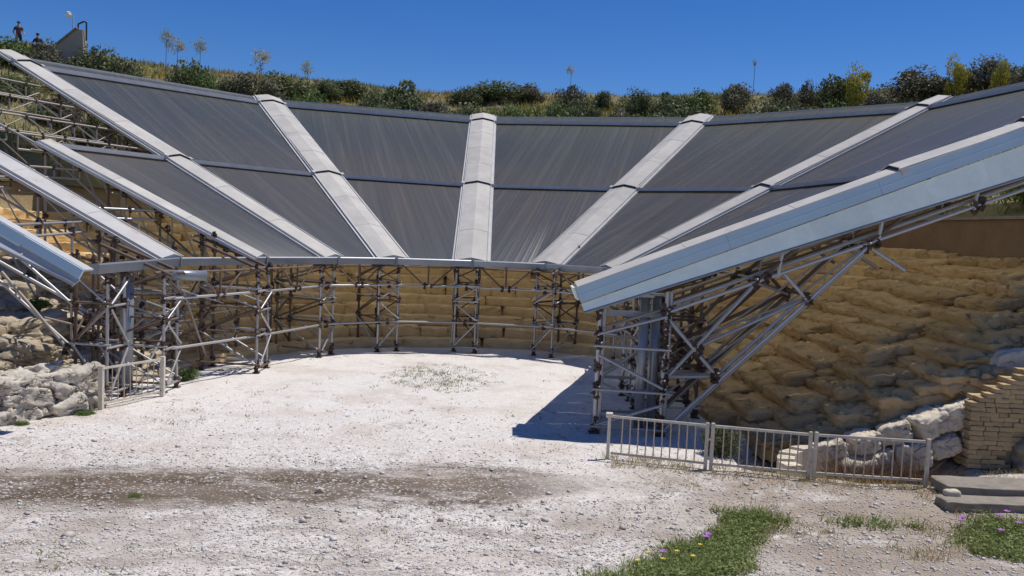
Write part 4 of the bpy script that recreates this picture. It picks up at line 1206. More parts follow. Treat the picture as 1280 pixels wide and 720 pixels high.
def white_row():
    root = thing('stone_edging', 'row of pale sunlit stones along the foot of the right seats', 'stone edging', (8.6, 18.2, 0))
    vs = [rock_mesh('edge_stone', 500 + i, (.92, .62, .5), 9, .06, M['white_stone'], 14, 2, .03, .06, 2) for i in range(5)]
    rnd = random.Random(4)
    for k in range(9):
        x = 6.9 + k * .66
        for row_ in range(2):
            z = (x - 7.0) * .33 + .24 - row_ * .42
            link('edge_stone', rnd.choice(vs), root, Matrix.Translation((x + row_ * .3, 17.55 - row_ * .12 + .0 * k, z)) @ Matrix.Rotation(rnd.uniform(-.3, .3), 4, 'Z')
                 @ Matrix.Rotation(-.35 + rnd.uniform(-.15, .15), 4, 'Y') @ Matrix.Diagonal((rnd.uniform(.55, .82), rnd.uniform(.8, 1.1), rnd.uniform(.7, 1.15), 1)))
    o = link('boulder', rock_mesh('boulder', 520, (1.05, .8, .75), 4, .08, M['white_stone'], 6, 2, .02), None, Matrix.Translation((7.45, 17.45, -.2)) @ Matrix.Rotation(.2, 4, 'Z'))
    tag(o, 'grey squared stone block in the drain behind the long fence', 'stone block')
    o = link('boulder', rock_mesh('boulder', 521, (.42, .36, .34), 2.5, .06, M['white_stone'], 5, 3, .02), None, Matrix.Translation((9.15, 17.6, .42)))
    tag(o, 'small white stone in the dark gap beside the brick wall', 'stone')
white_row()
def drain():
    root = thing('curved_kerb', 'curved pale kerb of the drain seen through the long fence', 'kerb', (6.4, 16.9, 0))
    c = Vector((7.0, 16.75)); 
    for k in range(7):
        a0, a1 = R(200 - k * 22), R(200 - k * 22 - 20.5)
        rings = []
        for t in range(4):
            a = a0 + (a1 - a0) * t / 3
            rings.append([Vector((c.x + 1.45 * math.cos(a), c.y + .95 * math.sin(a), -.8)), Vector((c.x + 1.45 * math.cos(a), c.y + .95 * math.sin(a), .12 + .05 * k)),
                          Vector((c.x + 1.1 * math.cos(a), c.y + .68 * math.sin(a), .12 + .05 * k)), Vector((c.x + 1.1 * math.cos(a), c.y + .68 * math.sin(a), -.8))])
        b = MB(); b.loft(rings); b.obj('kerb_stone', M['white_stone'], root)
drain()
def slab(label, c, dims, rot, tilt=0):
    m = rock_mesh('concrete_slab', int(c[0] * 31 + c[1] * 7), dims, 40, .022, M['concrete'], 12, 2, .012, smooth=False)
    o = link('concrete_slab', m, None, Matrix.Translation(c) @ Matrix.Rotation(rot, 4, 'Z') @ Matrix.Rotation(tilt, 4, 'Y'))
    tag(o, label, 'slab', 'concrete slabs at the right edge')
slab('long grey concrete slab at the right edge, the farther of two', (9.95, 15.35, .17), (3.7, .75, .20), .0)
slab('weathered concrete slab at the right edge, the nearer of two', (9.6, 14.62, .08), (3.7, .5, .18), .02)
o = link('stone', rock_mesh('stone', 530, (.28, .2, .14), 5, .02, M['white_stone'], 4, 4), None, Matrix.Translation((8.05, 14.8, .19))); tag(o, 'small pale stone wedged under the end of the concrete slabs', 'stone')
o = link('stone', rock_mesh('stone', 531, (.13, .11, .10), 3, .02, M['white_stone'], 4, 6), None, Matrix.Translation((-3.09, 13.9, ground_z(-3.09, 13.9) + .03))); tag(o, 'lone white stone lying on the muddy strip', 'stone')

# ------------------------------------------------------------------ vegetation
def leaf_cloud(name, seed, n, shape, leaf, m, clumps=14, stem=True):
    """many small leaf faces gathered in clumps through an uneven crown of about 1 x 1 x 1 m"""
    r = np.random.default_rng(seed)
    C = r.normal(size=(clumps, 3)); C /= np.linalg.norm(C, axis=1)[:, None]
    C *= (r.uniform(.25, 1.0, (clumps, 1)) ** .6) * np.array(shape) * .36
    C[:, 2] = np.abs(C[:, 2]) * 1.25 + shape[2] * .16
    rad = r.uniform(.10, .24, clumps)
    k = r.integers(0, clumps, n)
    d = r.normal(size=(n, 3)); d /= np.linalg.norm(d, axis=1)[:, None]
    P = C[k] + d * (rad[k] * r.uniform(.45, 1.08, n) ** .7)[:, None]
    P[:, 2] = np.maximum(P[:, 2], .01)
    a = r.normal(size=(n, 3)); a /= np.linalg.norm(a, axis=1)[:, None]
    b = np.cross(a, d + r.normal(size=(n, 3)) * .5); b /= np.linalg.norm(b, axis=1)[:, None]
    s = leaf * r.uniform(.6, 1.3, (n, 1))
    V = np.stack([P - a * s, P + b * s * .45, P + a * s, P - b * s * .45], 1).reshape(-1, 3)
    F = np.arange(4 * n).reshape(-1, 4)
    return fastmesh(name, V, F, m)
CL = {
 'dark': [leaf_cloud('foliage', 50 + i, 4200, (1, 1, .85), .029, M['leaf_dark'], 18 + 2 * i) for i in range(5)],
 'grey': [leaf_cloud('foliage', 60 + i, 3800, (1, 1, .9), .028, M['leaf_grey'], 15 + 2 * i) for i in range(3)],
 'green': [leaf_cloud('foliage', 70 + i, 3800, (1, 1, .8), .030, M['leaf_green'], 16 + 2 * i) for i in range(3)],
 'yellow': [leaf_cloud('foliage', 80 + i, 3200, (.9, .9, 1.1), .028, M['leaf_yellow'], 14 + 2 * i) for i in range(3)],
}
def stem_mesh(seed):
    b = MB(); r = random.Random(seed)
    for k in range(5):
        a = r.uniform(0, 6.28); l = r.uniform(.15, .35)
        b.tube((0, 0, -.1), (math.cos(a) * l * .5, math.sin(a) * l * .5, .22), .025, 5, .015)
        b.tube((math.cos(a) * l * .5, math.sin(a) * l * .5, .22), (math.cos(a) * l, math.sin(a) * l, .5), .015, 5, .006)
    return mesh('stem', b.V, b.F, M['bark'])
STEM = [stem_mesh(i) for i in range(3)]
def direction(u, v=None):
    """horizontal bearing of a picture column, for siting plants on the hill"""
    x = (u - 640) / FPX
    return x
def site(u, D):
    c, s = math.cos(ROLL), math.sin(ROLL)
    return direction(u) * D - .045 * .27 * D, D
def ztop(u, v, D):
    yh = 282 + .045 * (u - 590)
    return CAM_H + (yh - v) / FPX * D
def shrub(u, v, wpx, D, kind, label, hmin=.7):
    x, y = site(u, D); zg = height(x, y); w_ = wpx / FPX * D
    for D2 in np.arange(D, 36, -1.0):                   # come forward until the plant stands clear of the slope behind
        x2, y2 = site(u, D2)
        if ztop(u, v, D2) - height(x2, y2) > max(.9, w_ * .45): break
    if D2 > 36.5: D = D2; x, y = x2, y2; zg = height(x, y); w_ = wpx / FPX * D
    h = max(hmin, ztop(u, v, D) - zg)
    root = thing('shrub', label, 'shrub', (x, y, zg), 'shrubs along the hilltop')
    r = random.Random(u * 7 + v)
    sc = Matrix.Diagonal((w_ * 1.36, w_ * 1.3, h * (1.6 if u < 520 else 1.3), 1))
    rot = Matrix.Rotation(r.uniform(0, 6.28), 4, 'Z')
    link('foliage', r.choice(CL[kind]), root, Matrix.Translation((x, y, zg - .08)) @ sc @ rot)
    link('stem', r.choice(STEM), root, Matrix.Translation((x, y, zg - .1)) @ sc @ rot)
    return root
HT = [  # picture column, top row, width, distance, kind, label
 (25, 47, 74, 45, 'green', 'olive shrub in front of the standing person on the hilltop'), (62, 54, 50, 45, 'grey', 'greyish shrub in front of the crouching person in navy'),
 (130, 57, 64, 46, 'dark', 'dark shrub right of the sloping beige ramp wall'), (168, 75, 62, 46, 'dark', 'dark low shrub left of the yellow topped stalks at upper left'),
 (108, 70, 40, 46, 'dark', 'small dark shrub at the lower end of the beige ramp wall'),
 (240, 72, 62, 47, 'dark', 'dark shrub below the two tall yellow flower heads at upper left'), (262, 80, 34, 46, 'green', 'small olive shrub beside the dark one under the tall flower heads'),
 (318, 92, 60, 52, 'grey', 'greyish shrub at the foot of the third tall flower stalk from the left'), (365, 92, 60, 56, 'dark', 'dark shrub behind the small yellow flowering plant on the skyline'),
 (388, 108, 46, 48, 'green', 'fresh green shrub just above the roof top edge, left of centre'), (440, 98, 48, 60, 'dark', 'low dark shrub on the skyline left of the large rounded one'),
 (505, 99, 66, 54, 'dark', 'large rounded dark shrub left of centre on the skyline'), (475, 112, 50, 50, 'dark', 'dark green shrub lower left of the large rounded one'),
 (545, 116, 56, 52, 'grey', 'greyish shrub lower right of the large rounded one'), (598, 121, 60, 50, 'dark', 'dark shrub directly above the central beam cap'),
 (625, 96, 70, 68, 'dark', 'broad dark shrub on the skyline above the central beam'), (585, 104, 40, 66, 'dark', 'small dark shrub on the skyline, left end of the central clump'),
 (660, 102, 44, 68, 'grey', 'greyish shrub at the right end of the central skyline clump'),
 (690, 112, 60, 52, 'green', 'olive shrub right of the central beam, just above the roof'), (715, 98, 40, 60, 'grey', 'grey shrub behind the pale tall stalk right of centre'),
 (728, 112, 46, 54, 'dark', 'dark shrub below the pale tall stalk right of centre'), (752, 108, 26, 64, 'dark', 'tiny dark shrub on the skyline between two larger ones right of centre'),
 (770, 126, 54, 48, 'grey', 'greyish shrub touching the roof edge right of centre'), (797, 100, 38, 60, 'dark', 'compact dark shrub alone on the skyline right of centre'),
 (838, 105, 42, 58, 'dark', 'dark shrub left of a twin on the right centre skyline'), (868, 103, 46, 58, 'green', 'olive shrub right of its twin on the right centre skyline'),
 (860, 118, 70, 50, 'dark', 'wide dark shrub above the right leaning beam cap'), (815, 124, 50, 49, 'dark', 'dark low shrub left of the right leaning beam cap'),
 (918, 96, 44, 60, 'grey', 'grey brown shrub at the foot of the thin stalk on the right skyline'), (958, 108, 56, 48, 'dark', 'dark green shrub alone on the dry slope above the roof at right'),
 (974, 95, 34, 58, 'grey', 'small grey shrub on the skyline right of the thin stalk'), (1003, 96, 28, 56, 'grey', 'small round grey shrub left of the large dark right skyline shrub'),
 (1040, 79, 48, 54, 'dark', 'large dark shrub left of the yellow broom on the right skyline'), (1045, 112, 58, 44, 'green', 'bright green shrub just above the roof at right'),
 (1068, 84, 36, 52, 'yellow', 'yellow flowering broom left on the right skyline'), (1092, 104, 40, 48, 'grey', 'grey shrub below the left yellow broom'),
 (1135, 78, 70, 52, 'grey', 'wide grey brown shrub between the two yellow brooms'), (1162, 90, 44, 52, 'dark', 'dark shrub left of the right yellow broom'),
 (1186, 74, 30, 50, 'yellow', 'yellow flowering broom right on the right skyline'), (1224, 67, 56, 50, 'grey', 'tall grey shrub right of the right yellow broom'),
 (1243, 74, 22, 47, 'yellow', 'narrow yellow broom in front of the tall grey shrub'), (1262, 72, 44, 48, 'dark', 'dark shrub at the right edge of the skyline'), (1286, 64, 44, 46, 'grey', 'grey shrub cut off by the right edge of the picture'),
 (30, 92, 60, 38, 'dark', 'dark shrub seen through the topmost scaffolding at far left'), (86, 118, 60, 37, 'grey', 'grey shrub behind the scaffolding under the long upper left beam'),
 (132, 138, 56, 36.6, 'dark', 'dark shrub behind the scaffolding just above the short roof panel'), (8, 128, 56, 37, 'dark', 'dark shrub at the left edge behind the lower lattice purlins'),
 (66, 148, 46, 36.6, 'green', 'olive shrub behind the lattice purlins right of the left edge'), (176, 160, 44, 36.6, 'grey', 'small grey shrub beside the middle joint of the long upper left beam'),
 (296, 100, 48, 52, 'dark', 'dark shrub on the dry slope left of the third tall stalk'), (415, 102, 40, 58, 'dark', 'low dark shrub just right of the short bright yellow stalk'),
 (640, 118, 44, 52, 'green', 'olive shrub right behind the top of the central beam cap'), (1005, 118, 44, 46, 'dark', 'dark shrub on the slope left of the bright green one at right'),
]
for a in HT: shrub(*a)
# tall flowering stalks
def umbel(seed, n=700, rad=.5):
    r = np.random.default_rng(seed); C = r.normal(size=(9, 3)); C /= np.linalg.norm(C, axis=1)[:, None]; C *= rad * .7; C[:, 2] = C[:, 2] * 1.3
    k = r.integers(0, 9, n); P = C[k] + r.normal(size=(n, 3)) * .13
    a = r.normal(size=(n, 3)) * .022; b = r.normal(size=(n, 3)) * .022
    V = np.stack([P - a, P + b, P + a, P - b], 1).reshape(-1, 3)
    return V
def stalk(u, v, wpx, D, label, mm):
    x, y = site(u, D); zg = height(x, y); zt = ztop(u, v, D); w_ = wpx / FPX * D
    root = thing('flower_stalk', label, 'wild plant', (x, y, zg), 'tall flowering stalks on the hilltop')
    b = MB(); b.tube((x, y, zg - .1), (x + .04, y, zt - w_ * .4), .022, 6, .012); r = random.Random(u)
    for k in range(6):
        a = r.uniform(0, 6.28); b.tube((x + .04, y, zt - w_ * (.9 - .1 * k)), (x + math.cos(a) * w_ * .35, y + math.sin(a) * w_ * .35, zt - w_ * r.uniform(.1, .5)), .012, 4, .008)
    b.obj('stem', M['grass_green'], root)
    V = umbel(u) * (w_ / .85) + np.array([x, y, zt - w_ * .38])
    link('bloom', fastmesh('flower_head', V, np.arange(len(V)).reshape(-1, 4), mm), root)
M['umbel'] = leafmat('pale_yellow_umbel', (0.50, 0.46, 0.18), (0.32, 0.31, 0.13))
M['umbel_pale'] = leafmat('dry_umbel', (0.42, 0.40, 0.27), (0.30, 0.28, 0.18))
stalk(214, 49, 15, 46, 'tall stalk with a yellow flower head, leftmost of the skyline', M['umbel'])
stalk(228, 56, 16, 47, 'tall stalk with a paler faded head, second from the left', M['umbel_pale'])
stalk(256, 56, 14, 46, 'tall yellow headed stalk right of the dark shrub at upper left', M['umbel'])
stalk(330, 72, 20, 50, 'tall pale yellow stalk standing alone left of centre', M['umbel_pale'])
stalk(389, 84, 13, 50, 'short bright yellow stalk left of centre', M['leaf_yellow'])
stalk(713, 88, 9, 58, 'pale thin stalk in front of the grey shrub right of centre', M['umbel_pale'])
stalk(938, 80, 6, 52, 'very thin pale stalk alone on the right skyline', M['umbel_pale'])

def blades(name, pts, hmin, hmax, wid, m, seed, per=5, spread=.12, lean=.4):
    r = np.random.default_rng(seed); P = np.repeat(np.asarray(pts, float), per, 0); n = len(P)
    P[:, :2] += r.normal(size=(n, 2)) * spread
    h = r.uniform(hmin, hmax, n); a = r.uniform(0, 6.283, n); t = r.normal(size=(n, 2)) * lean
    w2 = np.stack([np.cos(a), np.sin(a), np.zeros(n)], 1) * (wid * r.uniform(.6, 1.3, n))[:, None]
    top = P + np.stack([t[:, 0] * h, t[:, 1] * h, h], 1)
    V = np.stack([P - w2, P + w2, top], 1).reshape(-1, 3)
    o = link(name, fastmesh(name, V, np.arange(3 * n).reshape(-1, 3), m)); o['kind'] = 'stuff'
    return o
def hill_pts(n, lo, hi, seed, thr=None, freq=.12):
    r = random.Random(seed); out = []
    while len(out) < n:
        D = math.sqrt(r.uniform(lo * lo, hi * hi)); u = r.uniform(-40, 1320)
        x, y = site(u, D)
        D2 = (FOOT[:, 0] - x) ** 2 + (FOOT[:, 1] - y) ** 2; d = math.sqrt(D2.min())
        if d < D_WALL + .6: continue
        if thr is not None and noise.noise(Vector((x * freq, y * freq, seed))) < thr: continue
        out.append((x, y, height(x, y) - .03))
    return out
blades('dry_grass', hill_pts(7500, 24, 74, 1), .15, .42, .035, M['grass_dry'], 1, 6, .25)
blades('green_grass', hill_pts(7000, 22, 74, 2, -.05), .15, .42, .035, M['grass_green'], 2, 6, .25)
blades('meadow_flowers', hill_pts(2600, 40, 74, 3, .1), .25, .6, .05, M['grass_flower'], 3, 5, .25)

# ------------------------------------------------------------------ hilltop: ramp, lamp, people
def ramp():
    D = 48
    x0, y0 = site(70, D); x1, _ = site(112, D)
    zg = min(height(x0, D), height(x1, D)) - .5
    root = thing('ramp_wall', 'sloping beige wall of a stair ramp on the hilltop', 'wall', (x0, D, zg))
    za, zb = ztop(68, 72, D), ztop(105, 41, D)
    xr = x0 + (105 - 70) / FPX * D
    prof = [(x0 - .2, zg), (x0 - .2, za), (xr, zb), (xr + .3, zb - .05), (xr + .45, zg)]
    b = MB(); b.loft([[Vector((x, D + yy, z)) for x, z in prof] for yy in (0, .45)]); b.obj('wall_body', M['ramp'], root)
    b = MB(); dd = Vector((xr - x0 + .2, 0, zb - za)).normalized(); b.box(Vector(((x0 - .2 + xr) / 2, D + .2, (za + zb) / 2 + .05)), (Vector((xr - x0 + .2, 0, zb - za)).length, .6, .08), (dd, Vector((0, 1, 0)), dd.cross(Vector((0, 1, 0)))))
    b.obj('coping', M['concrete'], root)
    r2 = thing('handrail', 'black metal handrail at the top of the beige ramp wall', 'railing', (xr, D, zb))
    p = [(xr - .05, zb - .1), (xr - .05, zb + .30), (xr + .28, zb + .46), (xr + .42, zb + .40), (xr + .42, zb - .6)]
    for k in range(4):
        b = MB(); b.tube((p[k][0], D + .2, p[k][1]), (p[k + 1][0], D + .2, p[k + 1][1]), .045, 6); b.obj('rail' if k in (1, 2) else 'post', M['black_metal'], r2)
    xl, yl = site(100, D + .8); zt = ztop(100, 24, D + .8)
    r3 = thing('street_lamp', 'pale lamp post with a white globe behind the ramp wall', 'street lamp', (xl, yl, zg))
    b = MB(); b.tube((xl, yl, zg), (xl, yl, zt), .05, 8, .04); b.obj('pole', M['pole'], r3)
    b = MB(); b.tube((xl, yl, zt - .03), (xl - .22, yl, zt + .05), .025, 6); b.obj('arm', M['pole'], r3)
    m = rock_mesh('globe', 600, (.36, .36, .30), 2.0, 0, M['globe'], 6); link('globe', m, r3, Matrix.Translation((xl - .27, yl, zt - .03)))
    b = MB(); b.tube((xl - .27, yl, zt + .08), (xl - .27, yl, zt + .16), .17, 10, .06); b.obj('hood', M['pole'], r3)
ramp()
def person(label, x, y, z, rot, joints, radii, edges, root_i, colors, capmat, head, face):
    """one continuous skinned body; faces coloured by the region of the nearest joint"""
    me = bpy.data.meshes.new('body')
    me.from_pydata(joints, edges, [])
    o = bpy.data.objects.new('person', me); COL.objects.link(o)
    sk = o.modifiers.new('skin', 'SKIN'); sk.use_smooth_shade = True
    for i, v in enumerate(me.skin_vertices[0].data):
        v.radius = (radii[i], radii[i]); v.use_root = (i == root_i)
    ss = o.modifiers.new('sub', 'SUBSURF'); ss.levels = ss.render_levels = 2
    dg = bpy.context.evaluated_depsgraph_get(); dg.update()
    m2 = bpy.data.meshes.new_from_object(o.evaluated_get(dg))
    o.modifiers.clear(); o.data = m2
    mats = [M['skin'], M['cloth_dark'], M['cloth_navy'], M['cloth_red']]
    m2.materials.clear()
    for m in mats: m2.materials.append(m)
    J = np.array(joints)
    for p in m2.polygons:
        c = np.array(p.center); i = int(((J - c) ** 2).sum(1).argmin()); p.material_index = colors[i]; p.use_smooth = True
    o.location = (x, y, z); o.rotation_euler = (0, 0, rot)
    tag(o, label, 'person')
    h = Vector(head)
    hair = rock_mesh('hair', 610, (.19, .22, .15), 2.2, .006, capmat, 5); a = link('hair', hair, None); a.parent = o; a.location = h + Vector((0, .015, .05))
    b = MB(); b.box(h + Vector((0, -.115, -.015)), (.03, .03, .045)); b.box(h + Vector((-.035, -.105, .02)), (.025, .01, .012)); b.box(h + Vector((.035, -.105, .02)), (.025, .01, .012)); b.box(h + Vector((0, -.103, -.06)), (.05, .01, .012))
    a = link('face', mesh('face', b.V, b.F, M['skin'])); a.parent = o
    return o
def hand(J, Rd, E, C, at, dirv, idx, col=0):
    """palm with five separate curled fingers"""
    d = Vector(dirv).normalized(); s = d.orthogonal().normalized(); n = d.cross(s)
    pb = len(J); J.append(tuple(Vector(at) + d * .07)); Rd.append(.026); C.append(col); E.append((idx, pb))
    for k, l in enumerate((.075, .085, .08, .065)):
        p1 = Vector(J[pb]) + d * .04 + s * ((k - 1.5) * .022); p2 = p1 + d * l * .6 + n * .02
        J.append(tuple(p1)); Rd.append(.009); C.append(col); E.append((pb, len(J) - 1)); J.append(tuple(p2)); Rd.append(.008); C.append(col); E.append((len(J) - 2, len(J) - 1))
    p1 = Vector(at) + d * .04 + s * .045; J.append(tuple(p1)); Rd.append(.010); C.append(col); E.append((pb, len(J) - 1))
def people():
    J = [(0, 0, .95), (0, 0, 1.12), (0, .01, 1.36), (0, -.01, 1.50), (0, -.02, 1.64), (-.10, 0, .90), (-.11, -.02, .50), (-.11, .02, .08), (.10, 0, .90), (.12, -.05, .50), (.13, 0, .08),
         (-.19, .01, 1.38), (-.30, .06, 1.12), (-.20, -.10, .95), (.19, .01, 1.38), (.27, -.02, 1.10), (.33, -.20, .98), (-.11, -.16, .04), (.13, -.18, .04)]
    Rd = [.14, .13, .15, .055, .10, .10, .07, .045, .10, .07, .045, .065, .045, .032, .065, .045, .032, .035, .035]
    E = [(0, 1), (1, 2), (2, 3), (3, 4), (0, 5), (5, 6), (6, 7), (0, 8), (8, 9), (9, 10), (2, 11), (11, 12), (12, 13), (2, 14), (14, 15), (15, 16), (7, 17), (10, 18)]
    C = [1, 3, 1, 0, 0, 2, 2, 2, 2, 2, 2, 1, 0, 0, 1, 0, 0, 1, 1]
    hand(J, Rd, E, C, J[13], (.4, -.3, -.8), 13); hand(J, Rd, E, C, J[16], (.4, -.8, -.3), 16)
    D = min(np.arange(40, 64, .25), key=lambda q: abs(ztop(24, 31, q) - 1.76 - height(*site(33, q)))); x, y = site(33, D); z = height(x, y) - .02
    person('person standing on the hilltop at far left, seen from the waist up, in dark shirt', x, y, z, .4, J, Rd, E, 0, C, M['cloth_dark'], (0, -.02, 1.66), None)
    J = [(0, 0, .42), (0, -.04, .62), (0, -.12, .88), (0, -.16, 1.0), (0, -.19, 1.13), (-.10, -.02, .40), (-.20, -.42, .52), (-.17, -.30, .08), (.10, -.02, .40), (.20, -.42, .52), (.17, -.30, .08),
         (-.19, -.11, .90), (-.27, -.22, .66), (-.14, -.42, .62), (.19, -.11, .90), (.27, -.22, .66), (.14, -.42, .62), (-.17, -.44, .04), (.17, -.44, .04)]
    C = [2, 2, 2, 0, 0, 1, 1, 1, 1, 1, 1, 2, 2, 0, 2, 2, 0, 1, 1]
    Rd = Rd[:19]; E = [e for e in E if e[0] < 19 and e[1] < 19]
    hand(J, Rd, E, C, J[13], (.5, -.6, -.4), 13); hand(J, Rd, E, C, J[16], (-.5, -.6, -.4), 16)
    D = min(np.arange(40, 64, .25), key=lambda q: abs(ztop(49, 47, q) - 1.24 - height(*site(58, q)))); x, y = site(58, D); z = height(x, y) - .02
    person('person in navy crouching on the hilltop behind a grey shrub', x, y, z, .1, J, Rd, E, 0, C, M['hair'], (0, -.19, 1.15), None)
people()

# ------------------------------------------------------------------ gravel, weeds, flowers
def gravel(n=85000):
    r = np.random.default_rng(21)
    D = np.sqrt(r.uniform(5.0 ** 2, 22 ** 2, n * 2)); x = r.uniform(-.66, .66, n * 2) * D
    keep = (r.random(n * 2) < np.clip((22 - D) / 10, .12, 1)) & (x > -11.3) & (x < 9.3) & ~((x > 4.6) & (D > 15.9)) & ~((np.abs(D - (.17 * x + 14.75)) < .95) & (x < 2.5) & (r.random(n * 2) < .8))
    x, D = x[keep][:n], D[keep][:n]
    z = np.array([ground_z(a, b) for a, b in zip(x, D)])
    n = len(x)
    s = r.lognormal(-4.75, .6, n) * np.where(D > 16, .75, 1)
    base = np.array([(1, 0, 0), (0, 1, 0), (-1, 0, 0), (0, -1, 0), (0, 0, .7), (0, 0, -.7)])
    Vv = base[None] * (1 + r.uniform(-.35, .35, (n, 6, 3))) + r.normal(size=(n, 6, 3)) * .12
    a = r.uniform(0, 6.28, n); ca, sa = np.cos(a)[:, None], np.sin(a)[:, None]
    X, Y = Vv[..., 0] * ca - Vv[..., 1] * sa, Vv[..., 0] * sa + Vv[..., 1] * ca
    Vv = np.stack([X, Y, Vv[..., 2] * .75], -1) * s[:, None, None] + np.stack([x, D, z + s * .25], -1)[:, None]
    tri = np.array([(0, 1, 4), (1, 2, 4), (2, 3, 4), (3, 0, 4), (1, 0, 5), (2, 1, 5), (3, 2, 5), (0, 3, 5)])
    Fv = (tri[None] + (np.arange(n) * 6)[:, None, None]).reshape(-1, 3)
    o = link('gravel', fastmesh('gravel', Vv.reshape(-1, 3), Fv, M['chip'])); o['kind'] = 'stuff'
gravel()
def scatter(n, f, seed):
    r = random.Random(seed); out = []
    k = 0
    while len(out) < n and k < n * 200:
        k += 1
        D = r.uniform(7.5, 30) if seed != 31 else r.uniform(7.5, 14.6); x = r.uniform(-.64, .68) * D if seed != 31 else r.uniform(0, 10)
        if r.random() < f(x, D): out.append((x, D, ground_z(x, D) - .005))
    return out
def bank(x, y):
    # green patch at the lower right, its edge uneven
    n_ = noise.noise(Vector((x * .9, y * .9, 2))) * .5
    n_ = noise.noise(Vector((x * .9, y * .9, 2))) * .55 + noise.noise(Vector((x * 3, y * 3, 6))) * .25
    p0, p1 = Vector((1.75, 9.4)), Vector((4.15, 13.5)); d = p1 - p0
    t = min(1, max(0, (Vector((x, y)) - p0).dot(d) / d.length_squared))
    e = (Vector((x, y)) - p0 - d * t).length / (.62 - .12 * t)
    a = max(0, min(1, (1.3 - e - n_ * 1.3) / 1.2)) ** 2
    e2 = ((x - 8.4) / 1.25) ** 2 + ((y - 12.7) / 1.5) ** 2
    b = .5 * max(0, min(1, 1.1 - e2 - n_ * 1.3))
    e3 = ((x - 6.3) / 1.0) ** 2 + ((y - 13.5) / .3) ** 2
    b = max(b, .10 if e3 + n_ < .8 else 0)
    return max(a, b)
pts = scatter(2500, bank, 31)
blades('weeds', pts, .04, .20, .010, M['weed'], 31, 8, .05, .55)
def clover():
    r = np.random.default_rng(5); P = np.repeat(np.array(pts), 5, 0); n = len(P)
    P[:, :2] += r.normal(size=(n, 2)) * .06; P[:, 2] += r.uniform(.02, .13, n)
    a = r.normal(size=(n, 3)); a[:, 2] *= .35; a /= np.linalg.norm(a, axis=1)[:, None]
    b = np.cross(a, np.array([0, 0, 1.0]) + r.normal(size=(n, 3)) * .3); b /= np.linalg.norm(b, axis=1)[:, None]
    s = r.uniform(.015, .034, (n, 1))
    V = np.stack([P - a * s, P + b * s * .7, P + a * s, P - b * s * .7], 1).reshape(-1, 3)
    o = link('weed_leaves', fastmesh('weed_leaves', V, np.arange(4 * n).reshape(-1, 4), M['weed'])); o['kind'] = 'stuff'
clover()
def sparse(x, y):
    v = noise.noise(Vector((x * .35, y * .35, 9)))
    p = .02 if v > .1 else .002
    e = ((x + 2.0) / 1.8) ** 2 + ((y - 25.0) / 2.6) ** 2
    if e < 1: p = max(p, .9 * (1 - e))
    if x > -9 and x < 3 and y > 18 and y < 30: p = max(p, .012)
    return p
blades('ground_weeds', scatter(620, sparse, 33), .02, .09, .010, M['grass_green'], 33, 7, .07, .9)
def drytuft(x, y):
    a = .8 if (2 < x < 9.4 and abs(y - (17.0 - .17 * x)) < .45) else 0
    b = .35 if (3 < x < 8.5 and 11.5 < y < 15.5 and noise.noise(Vector((x * .8, y * .8, 4))) > .12) else 0
    c = .5 if (9.2 < x < 12 and 15.2 < y < 16.8) else .5 * bank(x, y) if y < 14.5 else 0
    return max(a, b, c)
blades('dry_weeds', scatter(760, drytuft, 35), .03, .20, .006, M['grass_dry'], 35, 9, .08, .7)
blades('brown_brush', [(7.6 + random.uniform(-.9, 1.0), 16.9 + random.uniform(-.35, .4), -.35) for _ in range(70)], .3, .85, .009, M['twig'], 36, 14, .12, .5)
# small bushes standing alone
def bush(name, label, x, y, w_, h, kind, zoff=0):
    z = height(x, y) + zoff
    root = thing('bush', label, 'bush', (x, y, z))
    r = random.Random(label); mt = Matrix.Translation((x, y, z - .04)) @ Matrix.Diagonal((w_, w_, h, 1)) @ Matrix.Rotation(r.uniform(0, 6), 4, 'Z')
    link('foliage', r.choice(CL[kind]), root, mt); link('stem', r.choice(STEM), root, mt)
bush('bush', 'dark green bush behind the first two panels of the long fence', 4.6, 17.5, 1.2, 1.15, 'dark')
bush('bush', 'low dark green bush behind the middle panel of the long fence', 5.5, 17.2, .9, .8, 'dark', .1)
bush('bush', 'green weed bush growing between the left scaffold towers', -8.9, 23.0, .9, .65, 'green')
bush('bush', 'small green bush on the pale rocks under the left wing', -13.2, 23.4, .8, .6, 'green', .3)
bush('bush', 'olive bush on the pale rocks below the raking struts', -12.0, 23.0, 1.1, .7, 'dark', .3)
bush('bush', 'small green weed at the foot of the rubble wall, nearer one', -10.15, 17.35, .35, .25, 'green')
bush('bush', 'small green weed at the foot of the rubble wall, farther one', -9.45, 18.6, .55, .28, 'green')
bush('bush', 'tiny green weed on the muddy strip at left', -5.9, 13.2, .28, .16, 'green')
bush('bush', 'grassy green clump on the ledge above the brown wall at right', 15.6, 25.5, 2.4, 1.1, 'green', .2)
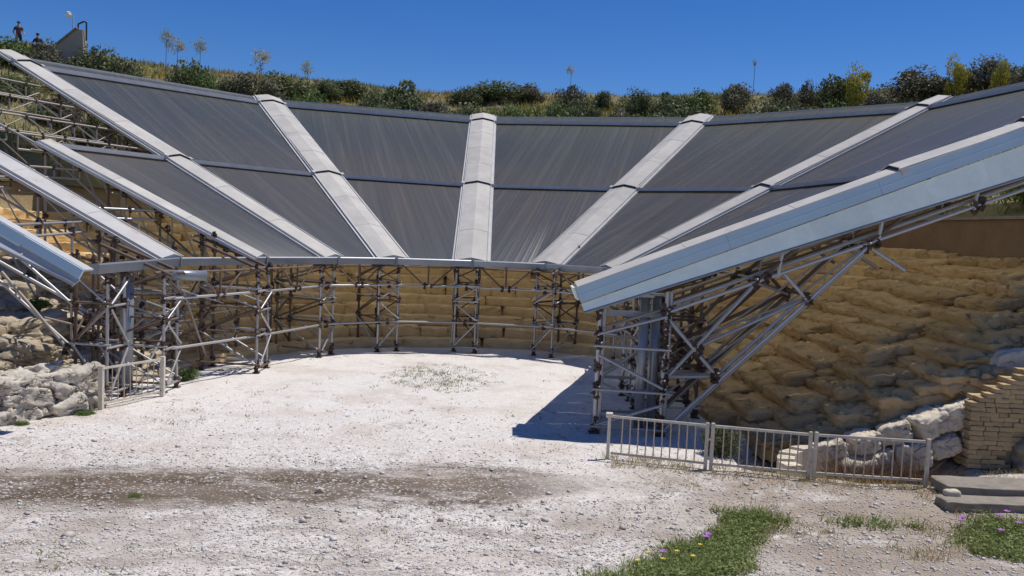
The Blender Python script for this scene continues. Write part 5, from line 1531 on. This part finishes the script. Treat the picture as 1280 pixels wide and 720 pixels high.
def flower(x, y, m, s, label):
    z = ground_z(x, y) + .16
    root = thing('wild_flower', label, 'flower', (x, y, z - .16),
                 'purple mallow flowers' if m == 'purple' else 'yellow flowers in the weeds')
    b = MB(); b.tube((x, y, z - .17), (x, y, z), .004, 5); b.obj('stem', M['weed'], root)
    b = MB()
    for k in range(5):
        a = k * 1.2566; c, s_ = math.cos(a), math.sin(a)
        P = [Vector((x, y, z)), Vector((x + s * (c * .6 - s_ * .4), y + s * (s_ * .6 + c * .4), z + s * .35)), Vector((x + s * c * 1.1, y + s * s_ * 1.1, z + s * .5)), Vector((x + s * (c * .6 + s_ * .4), y + s * (s_ * .6 - c * .4), z + s * .35))]
        b.add(P + [p - Vector((0, 0, .003)) for p in P], [(0, 1, 2, 3), (7, 6, 5, 4), (0, 4, 5, 1), (1, 5, 6, 2), (2, 6, 7, 3), (3, 7, 4, 0)])
    b.obj('petals', M[m], root)
for x, y, lab in ((2.95, 11.8, 'left of two close purple flowers in the upper middle of the large weed patch'), (2.14, 10.8, 'single purple flower in the lower half of the large weed patch'),
                  (3.02, 11.95, 'right of two close purple flowers in the upper middle of the large weed patch'), (7.5, 13.45, 'leftmost purple flower of the weeds at the right edge'),
                  (7.62, 13.62, 'purple flower just behind the leftmost one of the right edge weeds'), (8.3, 13.75, 'purple flower at the top of the right edge weeds, left of the rearmost'),
                  (8.42, 13.4, 'purple flower close to the right border of the picture'), (7.9, 13.0, 'purple flower in the middle of the right edge weeds'),
                  (8.1, 12.4, 'lowest purple flower of the weeds at the right edge'), (8.55, 13.95, 'rearmost purple flower of the weeds at the right edge')): flower(x, y, 'purple', .058, lab)
for x, y, lab in ((1.7, 10.1, 'lowest small yellow flower in the large weed patch'), (2.35, 10.9, 'small yellow flower right of the single purple one in the large weed patch'),
                  (2.5, 10.6, 'rightmost lower yellow flower in the large weed patch'), (2.05, 10.3, 'small yellow flower below the single purple one'),
                  (2.75, 11.3, 'uppermost small yellow flower, below the two purple ones'), (1.95, 10.75, 'small yellow flower just left of the single purple one')): flower(x, y, 'yellow', .034, lab)
